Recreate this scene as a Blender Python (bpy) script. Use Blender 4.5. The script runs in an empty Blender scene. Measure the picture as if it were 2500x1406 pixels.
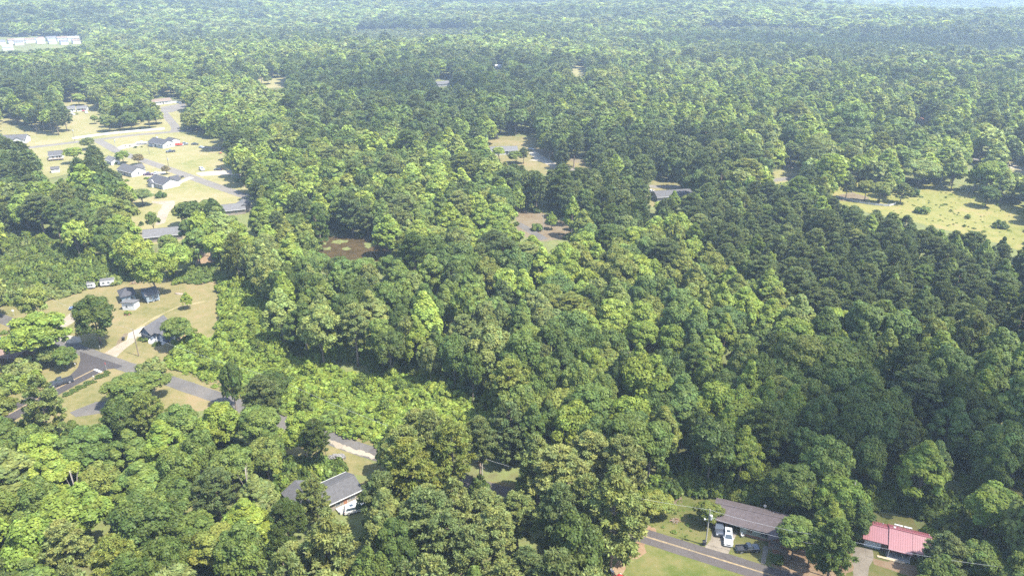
import bpy, bmesh, math, random
import numpy as np
from mathutils import Vector, Matrix, Euler
from mathutils.geometry import tessellate_polygon

random.seed(7)
RNG = np.random.default_rng(11)
scene = bpy.context.scene
COL = scene.collection
R_ = math.radians

# ------------------------------------------------------------------ camera
F_PX, CX, CY, CAM_H = 1800.0, 1250.0, 703.0, 108.0
PITCH = math.atan(783.0 / F_PX)
cam_d = bpy.data.cameras.new('camera')
cam = bpy.data.objects.new('camera', cam_d)
COL.objects.link(cam)
cam.location = (0, 0, CAM_H)
cam.rotation_euler = (math.pi / 2 - PITCH, 0, 0)
cam_d.sensor_width = 36.0
cam_d.lens = 36.0 * F_PX / 2500.0
cam_d.clip_start = 1.0
cam_d.clip_end = 40000.0
scene.camera = cam

# ------------------------------------------------------------------ light
SUN_EL = R_(60)
SUN_AZ = math.atan2(0.90, -0.44)          # from the right, a little behind the camera
SUN_DIR = Vector((math.sin(SUN_AZ) * math.cos(SUN_EL), math.cos(SUN_AZ) * math.cos(SUN_EL), math.sin(SUN_EL)))
world = bpy.data.worlds.new('World')
scene.world = world
world.use_nodes = True
wn = world.node_tree
for n in list(wn.nodes):
    wn.nodes.remove(n)
sky = wn.nodes.new('ShaderNodeTexSky')
sky.sky_type = 'NISHITA'
sky.sun_disc = False
sky.sun_elevation = SUN_EL
sky.sun_rotation = SUN_AZ
sky.altitude = 250
sky.air_density = 1.2
sky.dust_density = 1.6
bg = wn.nodes.new('ShaderNodeBackground')
bg.inputs['Strength'].default_value = 0.15
wo = wn.nodes.new('ShaderNodeOutputWorld')
wn.links.new(sky.outputs[0], bg.inputs[0])
wn.links.new(bg.outputs[0], wo.inputs[0])
sun_d = bpy.data.lights.new('sun', 'SUN')
sun_d.energy = 5.0
sun_d.angle = R_(0.6)
sun_d.color = (1.0, 0.95, 0.83)
sun = bpy.data.objects.new('sun', sun_d)
COL.objects.link(sun)
sun.location = (0, 0, 300)
sun.rotation_euler = SUN_DIR.to_track_quat('Z', 'Y').to_euler()

scene.view_settings.view_transform = 'Standard'
scene.view_settings.look = 'None'
scene.view_settings.gamma = 1.0
scene.view_settings.use_curve_mapping = False
scene.view_settings.exposure = 2.0
scene.cycles.max_bounces = 4
scene.cycles.diffuse_bounces = 2
scene.cycles.glossy_bounces = 2
scene.cycles.transmission_bounces = 3
scene.cycles.transparent_max_bounces = 12
scene.cycles.volume_bounces = 0
scene.cycles.use_denoising = False
scene.cycles.sample_clamp_indirect = 6.0

# ------------------------------------------------------------------ helpers: space
SP, CP = math.sin(PITCH), math.cos(PITCH)

def hills(x, y):
    x = np.asarray(x, float); y = np.asarray(y, float)
    d = np.hypot(x, y)
    t = np.clip((d - 820.0) / 900.0, 0, 1)
    w = t * t * (3 - 2 * t)
    z = 9 * np.sin(x / 330 + 1.3) * np.cos(y / 400 + .5) + 7 * np.sin(x / 190 - y / 250) + 8 * np.sin(y / 290 + 2.2 + .4 * np.sin(x / 500))
    z = z + 0.006 * np.clip(d - 1500, 0, 6000)
    return 1.7 * z * w

def G(px, py, z=0.0):
    """ground point seen at a photo position"""
    dx = px - CX; dy = -(py - CY)
    d = (dx, CP * F_PX + SP * dy, -SP * F_PX + CP * dy)
    zz = z
    for _ in range(4):
        t = (zz - CAM_H) / d[2]
        x, y = d[0] * t, d[1] * t
        zz = z + float(hills(x, y))
    return Vector((x, y, zz))

def proj(x, y, z):
    """world -> photo position (arrays)"""
    zc = CP * y - SP * (z - CAM_H)
    yc = SP * y + CP * (z - CAM_H)
    zc = np.maximum(zc, 1.0)
    return CX + F_PX * x / zc, CY - F_PX * yc / zc, zc

def inpoly(px, py, poly):
    px = np.asarray(px); py = np.asarray(py)
    ins = np.zeros(px.shape, bool)
    n = len(poly)
    j = n - 1
    for i in range(n):
        xi, yi = poly[i]; xj, yj = poly[j]
        if yi != yj:
            c = ((yi > py) != (yj > py)) & (px < (xj - xi) * (py - yi) / (yj - yi) + xi)
            ins ^= c
        j = i
    return ins

# ------------------------------------------------------------------ helpers: materials
MATS = {}

def new_mat(name):
    m = bpy.data.materials.new(name)
    m.use_nodes = True
    nt = m.node_tree
    b = nt.nodes['Principled BSDF']
    return m, nt, b

def nd(nt, typ, **kw):
    n = nt.nodes.new(typ)
    for k, v in kw.items():
        setattr(n, k, v)
    return n

def noise(nt, scale, detail=4, rough=.6, coord='Object', vec=None):
    n = nd(nt, 'ShaderNodeTexNoise')
    n.inputs['Scale'].default_value = scale
    n.inputs['Detail'].default_value = detail
    n.inputs['Roughness'].default_value = rough
    if vec is None:
        tc = nd(nt, 'ShaderNodeTexCoord')
        vec = tc.outputs[coord]
    nt.links.new(vec, n.inputs['Vector'])
    return n

def ramp(nt, fac, stops):
    r = nd(nt, 'ShaderNodeValToRGB')
    els = r.color_ramp.elements
    while len(els) < len(stops):
        els.new(0.5)
    for e, (p, c) in zip(els, stops):
        e.position = p
        e.color = (c[0], c[1], c[2], 1)
    nt.links.new(fac, r.inputs[0])
    return r

def mixc(nt, a, b, fac, mode='MIX'):
    m = nd(nt, 'ShaderNodeMix', data_type='RGBA', blend_type=mode)
    for sock, v in ((m.inputs[0], fac), (m.inputs[6], a), (m.inputs[7], b)):
        if isinstance(v, (int, float)):
            sock.default_value = v
        elif isinstance(v, tuple):
            sock.default_value = (v[0], v[1], v[2], 1)
        else:
            nt.links.new(v, sock)
    return m.outputs[2]

def M(name, col, rough=.7, var=.18, scale=2.0, metal=0.0, spec=.3, bump=0.0, bscale=20, coat=0.0):
    """plain painted / built surface with some grain and weathering"""
    if name in MATS:
        return MATS[name]
    m, nt, b = new_mat(name)
    n = noise(nt, scale, 5, .65)
    lo = tuple(c * (1 - var) for c in col); hi = tuple(min(1, c * (1 + var)) for c in col)
    r = ramp(nt, n.outputs[0], [(.3, lo), (.7, hi)])
    nt.links.new(r.outputs[0], b.inputs['Base Color'])
    b.inputs['Roughness'].default_value = rough
    b.inputs['Metallic'].default_value = metal
    b.inputs['Specular IOR Level'].default_value = spec
    if coat:
        b.inputs['Coat Weight'].default_value = coat
        b.inputs['Coat Roughness'].default_value = .08
    if bump:
        n2 = noise(nt, bscale, 3)
        bp = nd(nt, 'ShaderNodeBump'); bp.inputs['Strength'].default_value = bump
        nt.links.new(n2.outputs[0], bp.inputs['Height'])
        nt.links.new(bp.outputs[0], b.inputs['Normal'])
    MATS[name] = m
    return m

def ground_mat(name, stops, s1=.03, s2=.5, fine=.25, speck=None):
    """soil or turf: large drifts, medium patches, fine grain"""
    if name in MATS:
        return MATS[name]
    m, nt, b = new_mat(name)
    tc = nd(nt, 'ShaderNodeTexCoord')
    v = tc.outputs['Object']
    a = noise(nt, s1, 5, .6, vec=v)
    c = noise(nt, s2, 5, .7, vec=v)
    f = noise(nt, 4.5, 4, .7, vec=v)
    mx = nd(nt, 'ShaderNodeMath', operation='MULTIPLY_ADD')
    nt.links.new(c.outputs[0], mx.inputs[0]); mx.inputs[1].default_value = .55
    m2 = nd(nt, 'ShaderNodeMath', operation='MULTIPLY'); nt.links.new(a.outputs[0], m2.inputs[0]); m2.inputs[1].default_value = .6
    nt.links.new(m2.outputs[0], mx.inputs[2])
    r = ramp(nt, mx.outputs[0], stops)
    fr = ramp(nt, f.outputs[0], [(.25, (1 - fine,) * 3), (.75, (1 + fine,) * 3)])
    col = mixc(nt, r.outputs[0], fr.outputs[0], 1.0, 'MULTIPLY')
    if speck:
        sp = noise(nt, speck[0], 6, .75, vec=v)
        sr = ramp(nt, sp.outputs[0], [(speck[1], (0, 0, 0)), (speck[1] + .07, (1, 1, 1))])
        col = mixc(nt, col, speck[2], sr.outputs[0])
    nt.links.new(col, b.inputs['Base Color'])
    b.inputs['Roughness'].default_value = .95
    b.inputs['Specular IOR Level'].default_value = .1
    MATS[name] = m
    return m

def leaf_mat(name, instancer=False, gloss=.12):
    m, nt, b = new_mat(name)
    if instancer:
        src = nd(nt, 'ShaderNodeAttribute', attribute_type='INSTANCER', attribute_name='tint').outputs['Color']
    else:
        src = nd(nt, 'ShaderNodeObjectInfo').outputs['Color']
    at = nd(nt, 'ShaderNodeAttribute', attribute_type='GEOMETRY', attribute_name='leaf')
    c2 = mixc(nt, src, at.outputs['Color'], 1.0, 'MULTIPLY')
    nt.links.new(c2, b.inputs['Base Color'])
    b.inputs['Roughness'].default_value = .5
    b.inputs['Specular IOR Level'].default_value = gloss
    tr = nd(nt, 'ShaderNodeBsdfTranslucent')
    c3 = mixc(nt, c2, (1.25, 1.15, .55), 1.0, 'MULTIPLY')
    nt.links.new(c3, tr.inputs['Color'])
    mx = nd(nt, 'ShaderNodeMixShader'); mx.inputs[0].default_value = .38
    out = nt.nodes['Material Output']
    nt.links.new(b.outputs[0], mx.inputs[1]); nt.links.new(tr.outputs[0], mx.inputs[2])
    nt.links.new(mx.outputs[0], out.inputs['Surface'])
    MATS[name] = m
    return m

LEAF = leaf_mat('foliage')
LEAF_I = leaf_mat('foliage_mass', True)
BARK = M('bark', (.13, .105, .085), .9, .35, 3.0)
BARK_PINE = M('bark_pine', (.20, .15, .12), .9, .3, 3.0)

# ------------------------------------------------------------------ helpers: meshes
class MB:
    def __init__(s):
        s.v = []; s.f = []; s.mi = []

    def add(s, verts, faces, mi=0):
        o = len(s.v)
        s.v += [tuple(p) for p in verts]
        s.f += [tuple(i + o for i in f) for f in faces]
        s.mi += [mi] * len(faces)
        return s

    def box(s, x0, x1, y0, y1, z0, z1, mi=0):
        return s.add([(x0, y0, z0), (x1, y0, z0), (x1, y1, z0), (x0, y1, z0), (x0, y0, z1), (x1, y0, z1), (x1, y1, z1), (x0, y1, z1)],
                     [(0, 3, 2, 1), (4, 5, 6, 7), (0, 1, 5, 4), (1, 2, 6, 5), (2, 3, 7, 6), (3, 0, 4, 7)], mi)

    def prism(s, prof, a0, a1, axis='y', mi=0):
        """closed profile extruded along an axis; prof is (u, z)"""
        n = len(prof)
        mk = (lambda u, z, a: (u, a, z)) if axis == 'y' else (lambda u, z, a: (a, u, z))
        vs = [mk(u, z, a0) for u, z in prof] + [mk(u, z, a1) for u, z in prof]
        fs = [(i, (i + 1) % n, n + (i + 1) % n, n + i) for i in range(n)]
        fs += [tuple(range(n - 1, -1, -1)), tuple(range(n, 2 * n))]
        return s.add(vs, fs, mi)

    def tube(s, pts, rads, n=7, mi=0, caps=True):
        pts = [Vector(p) for p in pts]
        vs = []
        for i, p in enumerate(pts):
            d = (pts[min(i + 1, len(pts) - 1)] - pts[max(i - 1, 0)]).normalized()
            a = d.orthogonal().normalized() if abs(d.z) < .95 else Vector((1, 0, 0))
            a = (a - d * a.dot(d)).normalized(); b = d.cross(a)
            for k in range(n):
                t = 2 * math.pi * k / n
                vs.append(p + (a * math.cos(t) + b * math.sin(t)) * rads[i])
        fs = []
        for i in range(len(pts) - 1):
            for k in range(n):
                fs.append((i * n + k, i * n + (k + 1) % n, (i + 1) * n + (k + 1) % n, (i + 1) * n + k))
        if caps:
            fs.append(tuple(range(n - 1, -1, -1)))
            fs.append(tuple(range((len(pts) - 1) * n, len(pts) * n)))
        return s.add(vs, fs, mi)

    def disc_y(s, cx, cy0, cy1, cz, r, n=14, mi=0):
        """cylinder along y"""
        vs = []
        for y in (cy0, cy1):
            vs += [(cx + r * math.cos(2 * math.pi * k / n), y, cz + r * math.sin(2 * math.pi * k / n)) for k in range(n)]
        fs = [(k, (k + 1) % n, n + (k + 1) % n, n + k) for k in range(n)] + [tuple(range(n - 1, -1, -1)), tuple(range(n, 2 * n))]
        return s.add(vs, fs, mi)

    def mesh(s, name):
        me = bpy.data.meshes.new(name)
        me.from_pydata(s.v, [], s.f)
        me.polygons.foreach_set('material_index', s.mi)
        me.update()
        bm = bmesh.new(); bm.from_mesh(me)
        bmesh.ops.recalc_face_normals(bm, faces=bm.faces)
        bm.to_mesh(me); bm.free()
        return me

    def build(s, name, mat, parent=None, bevel=0.0, smooth=False):
        me = s.mesh(name)
        for m in (mat if isinstance(mat, (list, tuple)) else [mat]):
            me.materials.append(m)
        o = bpy.data.objects.new(name, me)
        COL.objects.link(o)
        if parent is not None:
            o.parent = parent
        if bevel:
            b = o.modifiers.new('bevel', 'BEVEL'); b.width = bevel; b.segments = 2; b.limit_method = 'ANGLE'; b.angle_limit = R_(35)
        if smooth:
            for p in me.polygons:
                p.use_smooth = True
        return o

def tag(o, label=None, cat=None, group=None, kind=None):
    if label: o['label'] = label
    if cat: o['category'] = cat
    if group: o['group'] = group
    if kind: o['kind'] = kind
    return o

def empty(name, loc=(0, 0, 0), rz=0.0, label=None, cat=None, group=None):
    o = bpy.data.objects.new(name, None)
    o.empty_display_size = .5
    COL.objects.link(o)
    o.location = loc; o.rotation_euler = (0, 0, rz)
    return tag(o, label, cat, group)

def np_mesh(name, V, Fq, mat=None, leaf=None):
    """numpy verts (n,3), quads (m,4)"""
    me = bpy.data.meshes.new(name)
    V = np.ascontiguousarray(V, np.float32); Fq = np.ascontiguousarray(Fq, np.int32)
    k = Fq.shape[1]
    me.vertices.add(len(V)); me.vertices.foreach_set('co', V.ravel())
    me.loops.add(Fq.size); me.loops.foreach_set('vertex_index', Fq.ravel())
    me.polygons.add(len(Fq)); me.polygons.foreach_set('loop_start', np.arange(0, Fq.size, k, dtype=np.int32))
    me.update(calc_edges=True)
    me.validate()
    if leaf is not None:
        a = me.attributes.new('leaf', 'FLOAT_COLOR', 'POINT')
        a.data.foreach_set('color', np.ascontiguousarray(np.repeat(leaf, 4, axis=0), np.float32).ravel())
    if mat: me.materials.append(mat)
    return me

def leaf_colours(rng, li, nl):
    """every spray its own green: sprigs of one bough alike, single sprays paler or duller"""
    g = rng.uniform(.82, 1.2, nl)[li] * rng.uniform(.74, 1.3, len(li))
    w = rng.uniform(-.09, .09, nl)[li] + rng.uniform(-.06, .06, len(li))
    return np.stack([g * (1 + w), g, g * (1 - w), np.ones(len(li))], 1)

# ------------------------------------------------------------------ trees: meshes
def unit(a):
    return a / np.maximum(np.linalg.norm(a, axis=-1, keepdims=True), 1e-6)

def leaf_quads(P, N, sx, sy, rng, T=None):
    n = len(P)
    if T is None:
        T = rng.normal(size=(n, 3))
    T = unit(T - N * (T * N).sum(1, keepdims=True))
    B = np.cross(N, T)
    sx = np.broadcast_to(np.asarray(sx), (n,))[:, None]; sy = np.broadcast_to(np.asarray(sy), (n,))[:, None]
    # leaf spray: pointed kite with a slight fold
    a = P - T * sy
    b = P + B * sx + N * sx * .25
    c = P + T * sy
    d = P - B * sx + N * sx * .25
    V = np.stack([a, b, c, d], 1).reshape(-1, 3)
    Fq = np.arange(4 * n).reshape(n, 4)
    return V, Fq

def crown_from_lobes(rng, C, LR, cen, n, size, squash=.85, up=.4, jit=.36, inner=-.3, aspect=1.2):
    wts = LR ** 2; wts = wts / wts.sum()
    k = int(n * 1.5)
    li = rng.choice(len(C), k, p=wts)
    d = unit(rng.normal(size=(k, 3)))
    d[:, 2] = np.where((d[:, 2] < -.35), -d[:, 2], d[:, 2])
    outw = unit(C[li] - cen + np.array([0, 0, .001]))
    keep = (d * outw).sum(1) > inner
    li, d = li[keep][:n], d[keep][:n]
    rr = rng.uniform(.62, 1.06, len(d))
    P = C[li] + d * (LR[li] * rr)[:, None] * np.array([1, 1, squash])
    N = unit(d + np.array([0, 0, up]) + rng.normal(size=d.shape) * jit)
    s = size * rng.uniform(.65, 1.35, len(d))
    V, Fq = leaf_quads(P, N, s * .62, s * .62 * aspect, rng)
    return V, Fq, leaf_colours(rng, li, len(C))

def trunk_mb(rng, H, r0, top, limbs, lean=.03):
    mb = MB()
    pts = []; rad = []
    lx, ly = rng.normal() * lean * H, rng.normal() * lean * H
    for i in range(6):
        t = i / 5
        pts.append((lx * t * t + rng.normal() * .04 * (i > 0), ly * t * t + rng.normal() * .04 * (i > 0), top * t - .15 * (i == 0)))
        rad.append(r0 * (1.35 if i == 0 else 1 - .72 * t))
    mb.tube(pts, rad, 7)
    for (tx, ty, tz, zs) in limbs:
        t = zs / top
        p0 = Vector((lx * t * t, ly * t * t, zs)); p2 = Vector((tx, ty, tz))
        p1 = p0.lerp(p2, .5) + Vector((0, 0, (tz - zs) * .12))
        r = r0 * (.42 - .2 * t)
        mb.tube([p0, p1, p2], [r, r * .65, r * .25], 5, caps=False)
    return mb

def broadleaf(seed, H=17, R=5.5, base=.22, nl=44, n=4200, size=.62, lobe=(.24, .40), squash=.85, spire=0.0, up=.35, droop=0.0, inner=-.3):
    rng = np.random.default_rng(seed)
    zc = H * (1 + base) / 2; b = H * (1 - base) / 2
    d = unit(rng.normal(size=(nl, 3)))
    d[:, 2] = np.where(d[:, 2] < -.55, -d[:, 2] * .6, d[:, 2])
    rr = rng.uniform(.55, .98, nl)
    # uneven outline: some sectors bulge, some are bitten away
    ang = np.arctan2(d[:, 1], d[:, 0]); ph = rng.uniform(0, 6.28, 3)
    mod = 1 + .16 * np.sin(2 * ang + ph[0]) + .12 * np.sin(3 * ang + ph[1] + d[:, 2] * 2)
    LR = R * rng.uniform(*lobe, nl)
    if spire:
        # pyramid / ovoid crown with upward lobes
        t = (d[:, 2] + 1) / 2
        prof = np.interp(t, [0, .25, .6, 1], [.75, 1.0, .72, .12])
        C = np.stack([d[:, 0] * R * prof * mod * .78, d[:, 1] * R * prof * mod * .78, zc + (2 * t - 1) * b * .9], 1)
        LR = LR * np.interp(t, [0, .6, 1], [1, .85, .6])
    else:
        C = np.stack([d[:, 0] * R * .74 * rr * mod, d[:, 1] * R * .74 * rr * mod, zc + d[:, 2] * b * .76 * rr], 1)
    C[:, 2] -= droop * np.hypot(C[:, 0], C[:, 1])
    cen = np.array([0, 0, zc - b * .35])
    V, Fq, LC = crown_from_lobes(rng, C, LR, cen, n, size, squash, up, inner=inner)
    limbs = []
    for i in rng.choice(nl, 9, replace=False):
        limbs.append((C[i, 0] * .85, C[i, 1] * .85, C[i, 2], min(H * .62, max(H * base * .9, C[i, 2] * rng.uniform(.35, .6)))))
    return V, (Fq, LC), trunk_mb(rng, H, .012 * H + .05, H * .78, limbs), (R, zc, b)

def pine(seed, H=20, R=4.2, base=.42, nb=58, n=4600, size=.62, puff=.95):
    rng = np.random.default_rng(seed)
    t = np.sort(rng.uniform(0, 1, nb) ** .9)
    ang = rng.uniform(0, 6.28, nb)
    prof = np.interp(t, [0, .12, .35, .7, .9, 1], [.55, .9, 1, .72, .42, .1]) * R * rng.uniform(.55, 1.08, nb)
    z = H * (base + (1 - base) * t * .96)
    tips = np.stack([np.cos(ang) * prof, np.sin(ang) * prof, z + rng.normal(size=nb) * .25 + prof * .1], 1)
    mids = tips * np.array([.55, .55, 1]) + np.array([0, 0, -.15])
    C = np.concatenate([tips, mids[prof > R * .5]])
    LR = np.concatenate([rng.uniform(.8, 1.25, nb), rng.uniform(.6, .95, (prof > R * .5).sum())]) * puff * (R / 4.2) ** .6
    cen = np.array([0, 0, H * (base + .1)])
    wts = LR ** 2; wts /= wts.sum()
    li = rng.choice(len(C), n, p=wts)
    d = unit(rng.normal(size=(n, 3)) + np.array([0, 0, .25]))
    P = C[li] + d * (LR[li] * rng.uniform(.35, 1.05, n))[:, None] * np.array([1, 1, .72])
    N = unit(np.cross(d, rng.normal(size=(n, 3))) + np.array([0, 0, .55]) + d * .3)
    s = size * rng.uniform(.7, 1.3, n)
    V, Fq = leaf_quads(P, N, s * .30, s * .78, rng, T=d)
    LC = leaf_colours(rng, li, len(C))
    limbs = [(tips[i, 0] * .9, tips[i, 1] * .9, tips[i, 2] - .2, max(H * .3, tips[i, 2] - prof[i] * .25)) for i in range(0, nb, 3)]
    for k in range(4):
        a = rng.uniform(0, 6.28); zz = H * base * rng.uniform(.7, 1)
        limbs.append((math.cos(a) * 1.5, math.sin(a) * 1.5, zz - .2, zz))
    return V, (Fq, LC), trunk_mb(rng, H, .011 * H + .04, H * .96, limbs, .012), (R, H * (base + 1) / 2, H * (1 - base) / 2)

def shrub(seed, R=2.2, H=2.6, nl=16, n=900, size=.42):
    rng = np.random.default_rng(seed)
    d = unit(rng.normal(size=(nl, 3))); d[:, 2] = np.abs(d[:, 2])
    rr = rng.uniform(.35, .8, nl)
    C = d * rr[:, None] * np.array([R, R, H * .75]) + np.array([0, 0, H * .12])
    LR = rng.uniform(.2, .36, nl) * min(R, H)
    V, Fq, LC = crown_from_lobes(rng, C, LR, np.array([0, 0, 0.]), n, size, .85, .5, .5, -.4)
    V[:, 2] = np.maximum(V[:, 2], -.1)
    mb = MB()
    for k in range(4):
        a = rng.uniform(0, 6.28)
        mb.tube([(0.05 * math.cos(a), .05 * math.sin(a), -.1), (math.cos(a) * R * .4, math.sin(a) * R * .4, H * .6)], [.06, .02], 5, caps=False)
    return V, (Fq, LC), mb, (R, H * .5, H * .5)

# variant tables: (maker, kwargs) at full detail
VAR = {
    'oak': [dict(H=17, R=6.2, base=.14, nl=110, lobe=(.15, .27)), dict(H=18, R=5.4, base=.18, nl=90, lobe=(.17, .30)), dict(H=15, R=6.6, base=.12, lobe=(.14, .23), nl=140),
            dict(H=18, R=5.8, base=.15, lobe=(.12, .24), nl=120), dict(H=16, R=5.6, base=.08, droop=.18, squash=1.3, lobe=(.15, .26), nl=110)],
    'gum': [dict(H=19, R=4.6, base=.10, spire=1, nl=110, lobe=(.18, .30), squash=1.15), dict(H=17, R=4.2, base=.10, spire=1, nl=90, lobe=(.18, .33), squash=1.2),
            dict(H=18, R=5.0, base=.12, spire=1, nl=120, lobe=(.15, .27), squash=1.0)],
    'pine': [dict(H=21, R=4.3, base=.36, nb=150, puff=.60), dict(H=19, R=4.8, base=.30, nb=170, puff=.60), dict(H=22, R=3.9, base=.44, nb=130, puff=.62), dict(H=15, R=3.6, base=.16, nb=150, puff=.58)],
    'shrub': [dict(R=2.3, H=2.6, nl=26), dict(R=2.8, H=2.2, nl=34), dict(R=1.9, H=3.4, nl=28)],
}
MAKER = {'oak': broadleaf, 'gum': broadleaf, 'pine': pine, 'shrub': shrub}
HI = {}      # kind -> list of dict(crown, trunk, R, H, zc, b)
for kind, lst in VAR.items():
    HI[kind] = []
    for i, kw in enumerate(lst):
        kw = dict(kw)
        if kind == 'pine':
            kw.update(n=20000, size=.35)
        elif kind == 'shrub':
            kw.update(n=1800, size=.32)
        else:
            kw.update(n=20000, size=.33)
        V, (Fq, LC), tmb, (r, zc, b) = MAKER[kind](100 * i + len(kind) * 7 + 3, **kw)
        cm = np_mesh(kind + '_crown', V, Fq, LEAF, LC)
        tm = tmb.mesh(kind + '_trunk'); tm.materials.append(BARK_PINE if kind == 'pine' else BARK)
        for p in tm.polygons: p.use_smooth = True
        HI[kind].append(dict(crown=cm, trunk=tm, R=r, H=kw['H'], zc=zc, b=b))

def lod_source(kind, i, n, size, trunk=True):
    kw = dict(VAR[kind][i]); kw.update(n=n, size=size)
    V, (Fq, LC), tmb, _ = MAKER[kind](100 * i + len(kind) * 7 + 3, **kw)
    name = kind + '_source'
    me = np_mesh(name, V, Fq, LEAF_I, LC)
    if trunk:
        bm = bmesh.new(); bm.from_mesh(me)
        tm = tmb.mesh('t'); k0 = len(bm.faces)
        bm.from_mesh(tm); bm.faces.ensure_lookup_table()
        for f in bm.faces[k0:]: f.material_index = 1
        bm.to_mesh(me); bm.free(); bpy.data.meshes.remove(tm)
        me.materials.append(BARK_PINE if kind == 'pine' else BARK)
    return bpy.data.objects.new(name, me)

def scatter(name, P, idx, rot, scl, tint, sources, label, cat):
    """one mass of instances from points that carry their own size, turn and colour"""
    me = bpy.data.meshes.new(name)
    me.vertices.add(len(P)); me.vertices.foreach_set('co', np.asarray(P, np.float32).ravel())
    for an, ty, data in (('vi', 'INT', idx), ('rot', 'FLOAT', rot), ('scl', 'FLOAT_VECTOR', scl), ('tint', 'FLOAT_VECTOR', tint)):
        a = me.attributes.new(an, ty, 'POINT')
        a.data.foreach_set('vector' if ty == 'FLOAT_VECTOR' else 'value', np.asarray(data, np.int32 if ty == 'INT' else np.float32).ravel())
    o = bpy.data.objects.new(name, me); COL.objects.link(o)
    ng = bpy.data.node_groups.new(name + '_nodes', 'GeometryNodeTree')
    ng.interface.new_socket('Geometry', in_out='INPUT', socket_type='NodeSocketGeometry')
    ng.interface.new_socket('Geometry', in_out='OUTPUT', socket_type='NodeSocketGeometry')
    N, L = ng.nodes, ng.links
    gi = N.new('NodeGroupInput'); go = N.new('NodeGroupOutput')
    def attr(nm, ty):
        a = N.new('GeometryNodeInputNamedAttribute'); a.data_type = ty; a.inputs['Name'].default_value = nm
        return a.outputs[0]
    vi, ro, sc = attr('vi', 'INT'), attr('rot', 'FLOAT'), attr('scl', 'FLOAT_VECTOR')
    cx = N.new('ShaderNodeCombineXYZ'); L.new(ro, cx.inputs[2])
    e2r = N.new('FunctionNodeEulerToRotation'); L.new(cx.outputs[0], e2r.inputs[0])
    jn = N.new('GeometryNodeJoinGeometry')
    for k, src in enumerate(sources):
        cmp_ = N.new('FunctionNodeCompare'); cmp_.data_type = 'INT'; cmp_.operation = 'EQUAL'
        L.new(vi, cmp_.inputs[2]); cmp_.inputs[3].default_value = k
        oi = N.new('GeometryNodeObjectInfo'); oi.transform_space = 'ORIGINAL'; oi.inputs['Object'].default_value = src
        oi.inputs['As Instance'].default_value = True
        ip = N.new('GeometryNodeInstanceOnPoints')
        L.new(gi.outputs[0], ip.inputs['Points']); L.new(cmp_.outputs[0], ip.inputs['Selection'])
        L.new(oi.outputs['Geometry'], ip.inputs['Instance']); L.new(e2r.outputs[0], ip.inputs['Rotation']); L.new(sc, ip.inputs['Scale'])
        L.new(ip.outputs[0], jn.inputs[0])
    L.new(jn.outputs[0], go.inputs[0])
    md = o.modifiers.new('scatter', 'NODES'); md.node_group = ng
    return tag(o, label, cat, kind='stuff')

# foliage colours (linear)
TINT = {
    'dark green': (0.051, 0.073, 0.017), 'deep green': (0.066, 0.095, 0.021), 'mid green': (0.091, 0.125, 0.028), 'fresh green': (0.126, 0.167, 0.028),
    'bright yellow green': (0.151, 0.194, 0.035), 'olive green': (0.116, 0.136, 0.030), 'blue green': (0.077, 0.113, 0.030), 'grey green': (0.111, 0.134, 0.039),
    'dark pine green': (0.058, 0.077, 0.024), 'pine green': (0.081, 0.105, 0.034), 'light pine green': (0.119, 0.140, 0.044), 'pale green': (0.146, 0.177, 0.048),
    'brownish': (0.138, 0.115, 0.052),
}
def tint_of(name, rng=random):
    c = TINT[name]; k = rng.uniform(.86, 1.14); h = rng.uniform(-.045, .045)
    return (c[0] * k * (1 + h), c[1] * k, c[2] * k * (1 - h))

def add_tree(kind, loc, H, R, tintname, label, group=None, var=None, rz=None, name=None):
    vs = HI[kind]
    v = vs[random.randrange(len(vs)) if var is None else var % len(vs)]
    nm = name or {'oak': 'broadleaf_tree', 'gum': 'broadleaf_tree', 'pine': 'pine_tree', 'shrub': 'shrub'}[kind]
    e = empty(nm, loc, random.uniform(0, 6.28) if rz is None else rz, label, 'shrub' if kind == 'shrub' else 'tree', group)
    s = (R / v['R'], R / v['R'], H / v['H'])
    for pn, me in (('trunk', v['trunk']), ('crown', v['crown'])):
        if kind == 'shrub':
            pn = 'stems' if pn == 'trunk' else 'foliage'
        o = bpy.data.objects.new(pn, me); COL.objects.link(o); o.parent = e; o.scale = s
        if pn in ('crown', 'foliage'):
            t = tint_of(tintname); o.color = (t[0], t[1], t[2], 1)
    return e


# ================================================================== the setting
M_FLOOR = ground_mat('forest_floor', [(.30, (.045, .040, .022)), (.5, (.070, .070, .030)), (.62, (.085, .10, .035)), (.75, (.12, .085, .05))], .02, .3, .3)
M_LAWN = ground_mat('lawn_dry', [(.36, (0.054, 0.061, 0.018)), (.5, (0.086, 0.080, 0.031)), (.60, (0.108, 0.093, 0.042)), (.72, (0.128, 0.098, 0.052))], .05, .35, .30)
M_LAWN_FAR = ground_mat('lawn_pale', [(.36, (0.076, 0.089, 0.026)), (.5, (0.118, 0.112, 0.045)), (.62, (0.139, 0.125, 0.060)), (.74, (0.161, 0.132, 0.078))], .04, .25, .24)
M_LAWN_G = ground_mat('lawn_green', [(.36, (0.033, 0.052, 0.009)), (.5, (0.052, 0.063, 0.015)), (.60, (0.077, 0.077, 0.026)), (.74, (0.104, 0.084, 0.039))], .045, .3, .2, speck=(.25, .66, (0.131, 0.073, 0.039)))
M_FIELD = ground_mat('meadow', [(.34, (0.048, 0.061, 0.014)), (.5, (0.093, 0.096, 0.025)), (.62, (0.122, 0.113, 0.037)), (.74, (0.141, 0.107, 0.050))], .04, .25, .25)
M_DIRT = ground_mat('red_clay', [(.36, (0.085, 0.051, 0.030)), (.5, (0.121, 0.079, 0.047)), (.64, (0.148, 0.107, 0.069)), (.76, (0.071, 0.075, 0.030))], .08, .6, .25)
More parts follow.
